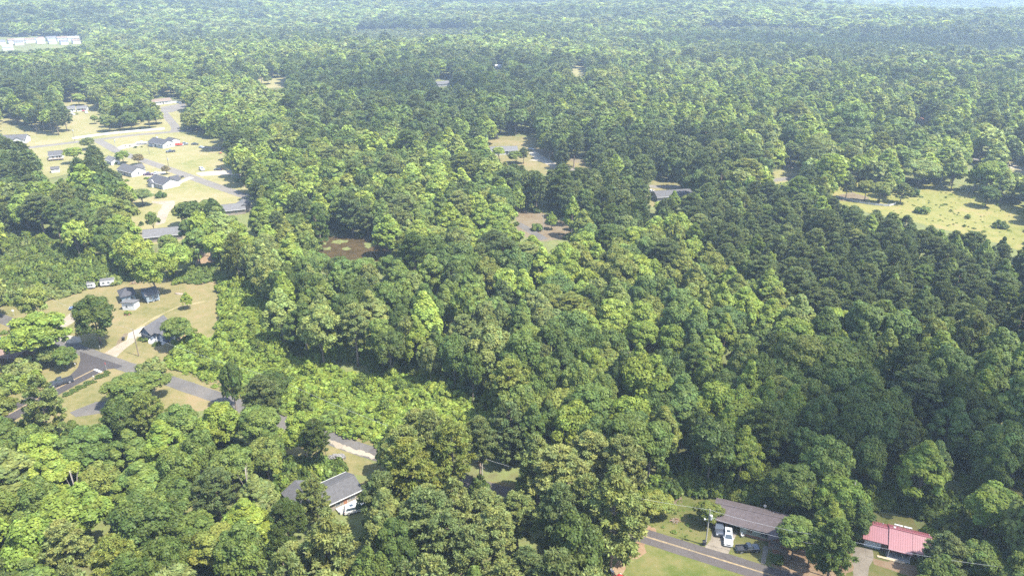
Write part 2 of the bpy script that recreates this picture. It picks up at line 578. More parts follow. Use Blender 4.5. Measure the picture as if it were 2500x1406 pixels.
M_STRAW = ground_mat('pine_straw', [(.36, (0.060, 0.048, 0.030)), (.5, (0.084, 0.063, 0.040)), (.64, (0.103, 0.086, 0.057)), (.76, (0.048, 0.048, 0.025))], .08, .5, .25)
M_MULCH = ground_mat('verge', [(.36, (0.050, 0.058, 0.017)), (.5, (0.077, 0.073, 0.027)), (.62, (0.108, 0.084, 0.043)), (.74, (0.062, 0.066, 0.020))], .1, .5, .25)

M_TRACK = ground_mat('worn_track', [(.36, (0.107, 0.094, 0.045)), (.5, (0.135, 0.115, 0.057)), (.62, (0.156, 0.131, 0.074))], .1, .6, .2)

def asphalt(name, a, b, c):
    if name in MATS: return MATS[name]
    m, nt, p = new_mat(name)
    tc = nd(nt, 'ShaderNodeTexCoord'); v = tc.outputs['Object']
    n1 = noise(nt, .12, 6, .7, vec=v); n2 = noise(nt, 3.5, 5, .7, vec=v)
    r = ramp(nt, n1.outputs[0], [(.3, a), (.5, b), (.72, c)])
    f = ramp(nt, n2.outputs[0], [(.3, (.82,) * 3), (.7, (1.16,) * 3)])
    col = mixc(nt, r.outputs[0], f.outputs[0], 1.0, 'MULTIPLY')
    # cracks and sealed patches
    vo = nd(nt, 'ShaderNodeTexVoronoi', feature='DISTANCE_TO_EDGE'); vo.inputs['Scale'].default_value = .33
    wv = noise(nt, .8, 4, .7, vec=v)
    ad = mixc(nt, v, wv.outputs['Color'], .06)
    nt.links.new(ad, vo.inputs['Vector'])
    cr = ramp(nt, vo.outputs['Distance'], [(0, (.62,) * 3), (.018, (1, 1, 1))])
    col = mixc(nt, col, cr.outputs[0], .8, 'MULTIPLY')
    nt.links.new(col, p.inputs['Base Color'])
    p.inputs['Roughness'].default_value = .9; p.inputs['Specular IOR Level'].default_value = .25
    MATS[name] = m
    return m
M_ROAD = asphalt('asphalt_old', (0.049, 0.045, 0.043), (0.065, 0.060, 0.055), (0.087, 0.077, 0.068))
M_ROAD_F = asphalt('asphalt_front', (0.040, 0.034, 0.034), (0.049, 0.043, 0.041), (0.062, 0.054, 0.050))
M_ROAD_N = asphalt('asphalt_new', (0.026, 0.023, 0.023), (0.031, 0.027, 0.027), (0.040, 0.034, 0.034))
M_ROAD_L = asphalt('asphalt_pale', (0.078, 0.071, 0.064), (0.096, 0.087, 0.076), (0.117, 0.103, 0.088))
M_CONC = asphalt('concrete', (0.169, 0.147, 0.115), (0.201, 0.179, 0.145), (0.227, 0.206, 0.171))
M_CONC_D = asphalt('concrete_weathered', (0.088, 0.072, 0.055), (0.130, 0.111, 0.086), (0.176, 0.154, 0.127))
M_GRAVEL = asphalt('gravel', (0.130, 0.108, 0.077), (0.156, 0.133, 0.102), (0.188, 0.163, 0.127))
M_YEL = M('paint_yellow', (.22, .165, .085), .85, .35, 1.2)
M_WHT = M('paint_white', (.46, .46, .45), .8, .12, 4)

def ground():
    nr, na = 130, 220
    rad = np.concatenate([[0], np.geomspace(20, 9000, nr)])
    ang = np.linspace(0, 2 * np.pi, na, endpoint=False)
    V = [(0, 0, 0)]
    for r in rad[1:]:
        x = r * np.sin(ang); y = r * np.cos(ang)
        V += list(zip(x, y, hills(x, y)))
    Fc = [(0, 1 + (k + 1) % na, 1 + k) for k in range(na)]
    for i in range(nr - 1):
        a = 1 + i * na; b = a + na
        Fc += [(a + k, a + (k + 1) % na, b + (k + 1) % na, b + k) for k in range(na)]
    me = bpy.data.meshes.new('ground'); me.from_pydata(V, [], Fc); me.update()
    for p in me.polygons: p.use_smooth = True
    me.materials.append(M_FLOOR)
    o = bpy.data.objects.new('ground', me); COL.objects.link(o)
    bm = bmesh.new(); bm.from_mesh(me); bmesh.ops.recalc_face_normals(bm, faces=bm.faces)
    if sum(f.normal.z for f in bm.faces) < 0: bmesh.ops.reverse_faces(bm, faces=bm.faces)
    bm.to_mesh(me); bm.free()
    tag(o, 'forest floor and soil running to the horizon', 'ground', kind='structure')
ground()

def sheet(name, poly, z, mat, jit=.35, step=2.5, world_pts=False, label=None, parent=None):
    pts = [Vector((p[0], p[1], 0)) if world_pts else G(p[0], p[1]) for p in poly]
    out = []
    n = len(pts)
    for i in range(n):
        a, b = pts[i], pts[(i + 1) % n]
        k = max(1, min(60, int((b - a).length / step)))
        for j in range(k):
            p = a.lerp(b, j / k)
            if jit:
                p = p + Vector((random.uniform(-jit, jit), random.uniform(-jit, jit), 0))
            out.append(p)
    vs = [(p.x, p.y, z + float(hills(p.x, p.y))) for p in out]
    tris = tessellate_polygon([[Vector((p[0], p[1], 0)) for p in vs]])
    me = bpy.data.meshes.new(name); me.from_pydata(vs, [], [tuple(t) for t in tris]); me.update()
    bm = bmesh.new(); bm.from_mesh(me)
    bmesh.ops.recalc_face_normals(bm, faces=bm.faces)
    if sum(f.normal.z * f.calc_area() for f in bm.faces) < 0: bmesh.ops.reverse_faces(bm, faces=bm.faces)
    bm.to_mesh(me); bm.free()
    me.materials.append(mat)
    o = bpy.data.objects.new(name, me); COL.objects.link(o)
    if parent is not None: o.parent = parent
    else: tag(o, label, kind='structure')
    return o

def smooth_line(pts, step=3.0):
    """Catmull-Rom through world points"""
    P = [pts[0]] + list(pts) + [pts[-1]]
    out = []
    for i in range(1, len(P) - 2):
        k = max(2, int((P[i + 1] - P[i]).length / step))
        for j in range(k):
            t = j / k
            a, b, c, d = P[i - 1], P[i], P[i + 1], P[i + 2]
            out.append(.5 * ((2 * b) + (c - a) * t + (2 * a - 5 * b + 4 * c - d) * t * t + (3 * b - a - 3 * c + d) * t ** 3))
    out.append(P[-2])
    return out

def strip(name, px, width, z, mat, off=0.0, jit=0.0, label=None, parent=None, wpts=None):
    line = smooth_line([G(*p) for p in px]) if wpts is None else wpts
    vs, fs = [], []
    for i, p in enumerate(line):
        d = (line[min(i + 1, len(line) - 1)] - line[max(i - 1, 0)]); d.z = 0; d.normalize()
        nrm = Vector((-d.y, d.x, 0))
        w = width / 2
        for sgn in (-1, 1):
            q = p + nrm * (off + sgn * (w + random.uniform(-jit, jit)))
            vs.append((q.x, q.y, z + float(hills(q.x, q.y))))
    for i in range(len(line) - 1):
        fs.append((2 * i, 2 * i + 1, 2 * i + 3, 2 * i + 2))
    me = bpy.data.meshes.new(name); me.from_pydata(vs, [], fs); me.update()
    bm = bmesh.new(); bm.from_mesh(me); bmesh.ops.recalc_face_normals(bm, faces=bm.faces)
    if sum(f.normal.z for f in bm.faces) < 0: bmesh.ops.reverse_faces(bm, faces=bm.faces)
    bm.to_mesh(me); bm.free()
    me.materials.append(mat)
    o = bpy.data.objects.new(name, me); COL.objects.link(o)
    if parent is not None: o.parent = parent
    else: tag(o, label, kind='structure')
    return o

# --- turf and bare ground
sheet('lawn', [(-40, 690), (110, 728), (215, 700), (330, 685), (440, 680), (562, 685), (564, 696), (532, 718), (550, 765), (532, 812), (470, 845), (400, 885),
               (600, 975), (620, 1010), (430, 1000), (300, 1030), (120, 1040), (-40, 1020)], .010, M_LAWN, .5)
sheet('lawn', [(-40, 292), (60, 285), (130, 250), (180, 243), (290, 252), (445, 245), (450, 262), (440, 325), (490, 338), (545, 345), (548, 405), (615, 470), (615, 505),
               (545, 525), (470, 565), (440, 590), (340, 600), (300, 530), (270, 480), (285, 440), (230, 410), (100, 440), (60, 390), (-40, 400)], .010, M_LAWN_FAR, .8, 4)
sheet('lawn', [(1545, 1280), (1590, 1214), (1690, 1203), (1800, 1205), (1990, 1262), (2130, 1250), (2225, 1258), (2262, 1330), (2290, 1460), (1440, 1460), (1490, 1380)], .010, M_LAWN_G, .4, 2)
sheet('bare_soil', [(1478, 1420), (1500, 1375), (1540, 1330), (1580, 1316), (1575, 1345), (1530, 1375), (1520, 1420)], .014, M_DIRT, .5, 1.2)
sheet('bare_soil', [(1562, 1288), (1570, 1278), (1604, 1292), (1602, 1299)], .014, M_DIRT, .3, 1.0)
sheet('bare_soil', [(1905, 1340), (1960, 1338), (2090, 1345), (2095, 1370), (2060, 1420), (1960, 1420), (1890, 1382)], .014, M_DIRT, .5, 1.2)
sheet('bare_soil', [(2130, 1362), (2240, 1382), (2290, 1400), (2260, 1420), (2190, 1396), (2135, 1375)], .014, M_DIRT, .4, 1.2)
sheet('bare_soil', [(1600, 1215), (1660, 1207), (1668, 1228), (1606, 1240)], .014, M_STRAW, .5, 1.2)
sheet('bare_soil', [(1760, 1205), (1810, 1205), (1820, 1225), (1765, 1222)], .014, M_STRAW, .5, 1.2)
sheet('pine_straw_bed', [(235, 868), (275, 855), (300, 815), (318, 812), (286, 846), (262, 862), (245, 872)], .014, M_STRAW, .3, 1.2)
sheet('lawn', [(1190, 345), (1235, 331), (1312, 338), (1420, 388), (1490, 405), (1470, 425), (1340, 428), (1250, 425), (1190, 392)], .010, M_LAWN, .8, 3)
sheet('pine_straw_bed', [(1300, 366), (1330, 364), (1420, 392), (1480, 404), (1420, 400), (1345, 385), (1308, 376)], .014, M_STRAW, .8, 3)
sheet('clearing', [(1255, 505), (1335, 524), (1395, 548), (1390, 585), (1300, 590), (1262, 560)], .010, M_STRAW, .8, 2)
sheet('lawn', [(1560, 438), (1700, 436), (1720, 470), (1700, 505), (1590, 505), (1565, 475)], .010, M_LAWN, .6, 3)
sheet('lawn', [(1860, 425), (1955, 405), (1965, 425), (1900, 452), (1860, 450)], .010, M_LAWN_FAR, .6, 3)
sheet('meadow', [(2020, 448), (2100, 440), (2200, 452), (2270, 445), (2560, 520), (2560, 640), (2460, 600), (2380, 580), (2280, 555), (2150, 525), (2040, 500)], .010, M_FIELD, 1, 3)
sheet('lawn', [(2455, 380), (2560, 370), (2560, 440), (2470, 425)], .010, M_LAWN_FAR, .8, 3)
sheet('bare_soil', [(2045, 476), (2080, 470), (2125, 484), (2100, 496), (2050, 490)], .014, M_STRAW, .8, 2)
sheet('lawn', [(835, 1195), (905, 1170), (920, 1185), (880, 1245), (845, 1240)], .010, M_LAWN, .4, 1.5)
sheet('lawn', [(560, 1090), (700, 1060), (780, 1075), (900, 1120), (960, 1150), (860, 1160), (720, 1140)], .010, M_LAWN, .5, 2)
sheet('verge', [(440, 905), (470, 895), (600, 950), (720, 1005), (960, 1085), (940, 1098), (700, 1022), (560, 968)], .014, M_MULCH, .4, 1.5)
sheet('verge', [(1180, 1175), (1290, 1180), (1330, 1200), (1270, 1202), (1190, 1194)], .014, M_MULCH, .4, 1.5)
sheet('bare_soil', [(475, 615), (560, 590), (650, 640), (560, 640), (480, 645)], .014, M_DIRT, .6, 2)
sheet('bare_soil', [(560, 600), (700, 575), (720, 600), (600, 640)], .014, M_STRAW, .6, 2)
sheet('clearing', [(630, 192), (700, 188), (705, 214), (640, 216)], .015, M_LAWN_FAR, 1, 4)
sheet('clearing', [(1392, 160), (1430, 160), (1432, 186), (1395, 188)], .015, M_LAWN_FAR, 1, 4)
sheet('clearing', [(-60, 88), (210, 88), (215, 112), (120, 124), (-60, 135)], .3, M_LAWN_FAR, 1, 6)

# --- roads
MAIN = [(-120, 735), (0, 777), (100, 815), (215, 862), (300, 892), (430, 935), (560, 980), (700, 1033), (900, 1103), (1050, 1152), (1230, 1203), (1400, 1255), (1560, 1304), (1700, 1347), (1920, 1414), (2200, 1490)]
road = strip('road', MAIN[:9], 4.7, .018, M_ROAD, jit=.12)
road['label'] = 'old grey asphalt road past the junction'
strip('road', MAIN[8:], 4.4, .018, M_ROAD_F, jit=.1)
strip('lane_line', MAIN[11:], .11, .023, M_YEL, off=.10, jit=.03)
strip('lane_line', MAIN[11:], .11, .023, M_YEL, off=-.12, jit=.03)
# paved apron where the road is patched paler
sheet('gravel_pullout', [(790, 1066), (815, 1076), (905, 1109), (930, 1118), (905, 1119), (860, 1106), (830, 1096), (798, 1079)], .023, M_GRAVEL, .4, .8)
# new asphalt side road
SIDE = [(195, 858), (300, 893), (287, 899), (264, 901), (247, 908), (185, 940), (150, 960), (60, 1012), (-40, 1068), (-60, 1030), (60, 974), (130, 938), (172, 915), (189, 899), (196, 880)]
sheet('side_road', SIDE, .024, M_ROAD_N, .06, 1.5)
strip('lane_line', [(230, 902), (180, 927), (130, 953), (60, 990), (-20, 1034)], .14, .030, M_YEL, off=.12)
strip('lane_line', [(230, 902), (180, 927), (130, 953), (60, 990), (-20, 1034)], .14, .030, M_YEL, off=-.14)
sheet('stop_bar', [(228, 902), (234, 900), (250, 907), (245, 909.5)], .031, M_WHT, 0, 5)
sheet('driveway', [(310, 829.5), (335, 822), (328, 835), (301, 855), (284, 872), (255, 862), (287, 841)], .022, M_GRAVEL, .12, 1)
sheet('concrete_pad', [(313, 813.6), (352.6, 795.7), (360, 798), (344, 822), (335, 822), (310, 829.6)], .026, M_CONC, .0, 5)
sheet('driveway', [(170, 1006), (235, 981), (300, 975), (330, 985), (250, 1008), (185, 1018)], .022, M_ROAD, .12, 1)
sheet('driveway', [(185, 752), (245, 728), (260, 735), (215, 762), (160, 800), (120, 815), (110, 805), (160, 775)], .014, M_GRAVEL, .2, 1.5)
sheet('driveway', [(160, 818), (195, 822), (200, 835), (170, 838), (140, 830)], .026, M_CONC, .1, 1.5)
strip('dirt_track', [(300, 845), (340, 800), (380, 775), (430, 752), (500, 735)], 1.1, .014, M_TRACK, jit=.4)
# front right drives
sheet('driveway', [(1742, 1284), (1800, 1300), (1790, 1322), (1778, 1352), (1720, 1335), (1735, 1318), (1738, 1300)], .021, M_CONC_D, .05, 1)
sheet('walkway', [(1864, 1330), (1877, 1333), (1868, 1377.5), (1857, 1375)], .022, M_CONC_D, .0, 5)
sheet('driveway', [(2088, 1334), (2130, 1340), (2133, 1362), (2121, 1385), (2117, 1440), (2082, 1440), (2084, 1385), (2078, 1365)], .022, M_CONC_D, .06, 1)
# far left neighbourhood
strip('road', [(-40, 372), (60, 362), (105, 357), (180, 348), (250, 340), (330, 330), (425, 322), (520, 312)], 6.5, .018, M_ROAD_L, jit=.1)
strip('road', [(240, 344), (262, 356), (290, 371), (350, 392), (420, 416), (500, 445), (560, 466), (625, 488), (700, 515)], 6.2, .020, M_ROAD_L, jit=.1)
strip('road', [(425, 322), (428, 310), (412, 290), (400, 272), (420, 262), (450, 256)], 6.0, .020, M_ROAD_L, jit=.1)
sheet('driveway', [(392, 262), (450, 252), (455, 262), (420, 275), (395, 274)], .022, M_ROAD_L, .1, 3)
sheet('driveway', [(478, 424), (485, 421), (545, 416), (600, 414), (600, 428), (545, 428), (490, 430)], .024, M_CONC, .0, 5)
sheet('driveway', [(430, 445), (462, 432), (475, 434), (440, 449)], .024, M_CONC, .0, 5)
sheet('driveway', [(352, 433), (362, 424), (385, 420), (404, 419), (406, 424), (375, 430)], .024, M_CONC, .0, 5)
sheet('driveway', [(285, 360), (300, 354), (355, 348), (360, 352), (310, 362), (292, 366)], .024, M_CONC, .0, 5)
sheet('driveway', [(370, 492), (425, 490), (428, 500), (412, 520), (402, 545), (380, 550), (385, 520), (398, 500), (372, 496)], .020, M_GRAVEL, .2, 2)
# middle distance
strip('road', [(1365, 408), (1440, 425), (1560, 452), (1640, 456), (1740, 455), (1850, 445), (1960, 432), (2150, 412), (2300, 398), (2390, 388), (2480, 374), (2600, 362)], 6.0, .018, M_ROAD_L, jit=.1)
sheet('driveway', [(1290, 374), (1305, 368), (1370, 407), (1355, 411), (1318, 394), (1290, 392), (1306, 388)], .022, M_CONC, .0, 5)
sheet('driveway', [(2450, 398), (2470, 402), (2560, 420), (2560, 428), (2460, 410)], .022, M_CONC, .0, 5)
strip('driveway', [(1905, 402), (1930, 408), (1960, 420)], 3.5, .022, M_GRAVEL)
strip('road', [(1262, 545), (1285, 558), (1330, 585)], 4.0, .020, M_ROAD, jit=.1)
sheet('driveway', [(1582, 464), (1598, 462), (1606, 474), (1602, 486), (1588, 484)], .022, M_GRAVEL, .1, 2)

# --- pond
def pond():
    m, nt, b = new_mat('pond_water')
    n = noise(nt, .25, 5, .6)
    r = ramp(nt, n.outputs[0], [(.35, (.030, .022, .010)), (.6, (.048, .034, .016))])
    nt.links.new(r.outputs[0], b.inputs['Base Color'])
    b.inputs['Roughness'].default_value = .06; b.inputs['IOR'].default_value = 1.33
    w = noise(nt, 2.5, 2); bp = nd(nt, 'ShaderNodeBump'); bp.inputs['Strength'].default_value = .03
    nt.links.new(w.outputs[0], bp.inputs['Height']); nt.links.new(bp.outputs[0], b.inputs['Normal'])
    sheet('pond', [(762, 588), (800, 578), (880, 574), (950, 596), (1010, 622), (985, 650), (860, 655), (790, 630), (765, 608)], .012, m, 1.0, 3, label='muddy brown pond with floating weed')
    wm = M('pond_weed', (.075, .085, .025), .9, .35, .8)
    for poly in ([(812, 588), (845, 586), (848, 592), (825, 596), (808, 593)], [(835, 605), (852, 603), (858, 610), (838, 613)], [(885, 594), (912, 592), (914, 602), (896, 606)],
                 [(786, 605), (804, 604), (806, 611), (792, 612)], [(782, 592), (800, 590), (800, 596), (786, 597)]):
        o = sheet('pond_weed', poly, .018, wm, .8, 1)
        tag(o, 'yellow green weed floating on the pond', 'weed', kind='stuff')
pond()

# ================================================================== the woods
KEEP = [
    [(110, 738), (215, 706), (225, 720), (200, 755), (150, 752)], [(290, 690), (345, 692), (395, 730), (395, 745), (335, 765), (300, 765)],
    [(430, 688), (555, 688), (562, 695), (532, 718), (548, 765), (535, 805), (490, 830), (480, 790), (430, 755), (425, 710)],
    [(300, 770), (420, 770), (420, 840), (380, 840), (300, 860)],
    [(180, 860), (260, 850), (310, 870), (420, 905), (560, 965), (530, 985), (420, 940), (290, 905), (250, 915), (150, 960), (110, 945), (180, 900)],
    [(150, 960), (250, 915), (290, 930), (270, 978), (180, 1005), (160, 1000)], [(420, 940), (540, 985), (490, 992), (425, 965)], [(0, 765), (50, 780), (30, 810), (0, 800)], [(240, 683), (282, 681), (282, 700), (215, 703)],
    [(0, 828), (60, 838), (68, 862), (40, 882), (0, 885)],
    [(680, 1012), (745, 1045), (700, 1052)], [(800, 1055), (925, 1096), (912, 1122), (850, 1128), (800, 1125)], [(1175, 1188), (1275, 1198), (1275, 1215), (1190, 1212)],
    [(694, 1203), (735, 1202), (785, 1178), (822, 1174), (838, 1210), (800, 1242), (745, 1250)], [(838, 1198), (880, 1180), (872, 1235), (842, 1235)],
    [(1560, 1285), (1600, 1212), (1700, 1203), (1740, 1240), (1760, 1218), (1866, 1245), (1880, 1310), (1930, 1340), (1930, 1420), (1500, 1420), (1500, 1370), (1555, 1310)],
    [(1855, 1320), (1900, 1335), (1960, 1370), (2010, 1420), (1855, 1420)],
    [(2105, 1320), (2140, 1273), (2252, 1303), (2228, 1368), (2200, 1400), (2130, 1420), (2080, 1420), (2085, 1340)], [(2125, 1248), (2220, 1255), (2258, 1305), (2180, 1285), (2140, 1270)],
    [(0, 298), (30, 300), (120, 332), (230, 325), (420, 315), (420, 262), (365, 240), (440, 238), (448, 262), (428, 285), (442, 318), (540, 345), (543, 415), (612, 470), (610, 492),
     (500, 452), (440, 468), (360, 468), (300, 440), (288, 400), (250, 385), (240, 345), (110, 365), (0, 330)],
    [(160, 252), (215, 248), (245, 258), (225, 300), (185, 300)], [(112, 362), (157, 357), (157, 425), (116, 425)], [(545, 490), (612, 495), (612, 515), (560, 520)],
    [(350, 562), (440, 555), (440, 582), (360, 592)], [(370, 487), (428, 487), (425, 540), (395, 548)], [(440, 470), (560, 470), (612, 490), (560, 490)],
    [(775, 586), (900, 582), (945, 602), (930, 625), (850, 622), (785, 608)],
    [(1193, 342), (1300, 332), (1320, 352), (1300, 365), (1365, 405), (1420, 388), (1475, 404), (1350, 412), (1285, 412), (1260, 395), (1205, 378)],
    [(1262, 510), (1330, 526), (1385, 550), (1360, 564), (1290, 556)], [(1578, 443), (1662, 443), (1665, 475), (1640, 487), (1588, 482)],
    [(1880, 425), (1950, 406), (1950, 425), (1890, 445)], [(2110, 500), (2200, 468), (2260, 452), (2400, 485), (2520, 530), (2520, 590), (2400, 562), (2280, 545), (2170, 512)],
    [(2040, 458), (2090, 465), (2170, 485), (2120, 505), (2040, 488)], [(2362, 394), (2410, 380), (2414, 386), (2370, 400)], [(2450, 392), (2520, 400), (2520, 425), (2470, 412)],
    [(-20, 92), (200, 90), (205, 108), (130, 118), (-20, 128)], [(1068, 194), (1102, 192), (1102, 210), (1068, 213)], [(1205, 157), (1224, 157), (1224, 168), (1205, 168)],
    [(638, 193), (695, 191), (695, 211), (642, 212)], [(1396, 163), (1426, 163), (1426, 183), (1398, 184)], [(2238, 288), (2258, 288), (2258, 300), (2238, 300)],
]
THICK = [
    [(560, 700), (600, 692), (635, 745), (690, 880), (760, 900), (860, 915), (960, 930), (1080, 965), (1170, 1010), (1235, 1085), (1215, 1100), (1150, 1085), (1030, 1050), (965, 1085), (830, 1045), (740, 1010),
     (700, 965), (560, 925), (420, 895), (435, 850), (520, 820), (552, 775), (535, 722)],
    [(-20, 690), (60, 700), (130, 690), (230, 645), (300, 650), (310, 688), (215, 702), (110, 732), (-20, 745)],
    [(-20, 590), (100, 590), (200, 630), (120, 690), (-20, 690)],
    [(430, 690), (470, 660), (560, 660), (610, 690), (560, 686)],
]
# wood types by where the crown shows: (polygon, {kind: p}, [tints], height range, radius range, spacing)
ZONES = [
    ([(1700, 465), (1900, 470), (2120, 505), (2500, 590), (2560, 620), (2560, 790), (2300, 800), (2050, 770), (1880, 700), (1760, 640), (1660, 545)], (.05, .15, .80),
     ['dark pine green'] * 6 + ['pine green'] * 2 + ['deep green', 'mid green', 'fresh green'], (12, 16), (2.9, 3.9), 5.2),
    ([(1235, 405), (1560, 405), (1700, 470), (1640, 530), (1480, 560), (1330, 530), (1245, 500)], (.15, .2, .65), ['dark pine green', 'dark green', 'pine green', 'deep green'], (14, 19), (3.2, 4.4), 6.0),
    ([(1150, 590), (1400, 545), (1650, 570), (1800, 690), (1860, 800), (1720, 880), (1400, 780), (1200, 700)], (.7, .2, .1),
     ['mid green', 'olive green', 'fresh green', 'fresh green', 'blue green', 'olive green', 'bright yellow green', 'grey green'], (14, 19), (4.4, 6.4), 7.6),
    ([(620, 1250), (700, 1250), (840, 1130), (1000, 1060), (1250, 1030), (1500, 1110), (1570, 1230), (1500, 1500), (900, 1500)], (.05, .1, .85),
     ['light pine green', 'grey green', 'pine green', 'light pine green', 'olive green'], (17, 22), (3.8, 5.0), 6.6),
    ([(-100, 1020), (300, 1000), (680, 970), (720, 1080), (830, 1130), (620, 1260), (560, 1330), (200, 1250), (-100, 1300)], (.78, .2, .02),
     ['mid green', 'mid green', 'grey green', 'deep green', 'mid green', 'olive green', 'fresh green', 'deep green'], (14, 18), (4.8, 6.6), 7.6),
    ([(-100, 1220), (300, 1230), (620, 1300), (700, 1500), (-100, 1500)], (.35, .15, .5), ['mid green', 'olive green', 'pine green', 'fresh green', 'deep green', 'light pine green'], (16, 20), (4.4, 5.8), 7.2),
    ([(1200, 850), (1700, 880), (2000, 780), (2560, 800), (2560, 1500), (2250, 1500), (1900, 1250), (1560, 1220), (1250, 1050)], (.66, .24, .10),
     ['deep green', 'mid green', 'deep green', 'blue green', 'dark green', 'mid green', 'olive green', 'fresh green', 'blue green'], (16, 21), (4.4, 6.2), 6.6),
    ([(600, 620), (900, 640), (1150, 590), (1250, 700), (1500, 830), (1250, 1020), (950, 930), (700, 850)], (.68, .2, .12),
     ['mid green', 'blue green', 'deep green', 'grey green', 'mid green', 'dark green', 'pale green'], (16, 21), (4.2, 6.0), 7.2),
    ([(690, 160), (1330, 150), (1420, 330), (1100, 340), (880, 330), (700, 290)], (.5, .15, .35), ['dark green', 'deep green', 'dark pine green', 'dark green', 'mid green'], (15, 20), (4.2, 6.0), 7.5),
    ([(1340, 180), (2560, 190), (2560, 330), (1900, 320), (1400, 330)], (.40, .4, .2), ['mid green', 'fresh green', 'deep green', 'fresh green', 'dark pine green', 'olive green', 'pale green'], (15, 20), (4.2, 6.0), 7.5),
    ([(560, 300), (1200, 300), (1240, 500), (800, 600), (620, 540)], (.5, .34, .16), ['fresh green', 'mid green', 'olive green', 'bright yellow green', 'deep green', 'pine green', 'mid green'], (14, 19), (4.2, 6.0), 7.4),
    ([(850, 62), (1000, 62), (1190, 58), (1160, 86), (1000, 104), (850, 106)], (0, 0, 1), ['pale green', 'light pine green', 'fresh green'], (4, 6), (2.2, 2.8), 4.5),
    ([(1700, 56), (2050, 62), (2000, 84), (1700, 78)], (0, 0, 1), ['pale green', 'light pine green', 'pine green'], (6, 9), (2.5, 3.2), 5.5),
    ([(2080, 84), (2560, 88), (2560, 140), (2300, 130)], (0, .1, .9), ['pine green', 'light pine green', 'pine green'], (10, 14), (3, 4), 7),
]
ZDEF = (None, (.52, .22, .26), ['mid green', 'deep green', 'olive green', 'fresh green', 'pine green', 'bright yellow green', 'grey green', 'dark pine green', 'dark green', 'pale green'], (14, 19), (4.2, 6.2), 7.6)
ZPINE = (None, (.15, .05, .8), ['dark pine green', 'dark pine green', 'pine green', 'dark green', 'deep green'], (14, 20), (3.8, 5.0), 6.8)
ZPALE = (None, (.6, .36, .04), ['fresh green', 'pale green', 'mid green', 'fresh green', 'bright yellow green', 'olive green', 'pale green'], (12, 17), (4.2, 6.2), 7.6)
KINDS = ['oak', 'gum', 'pine']

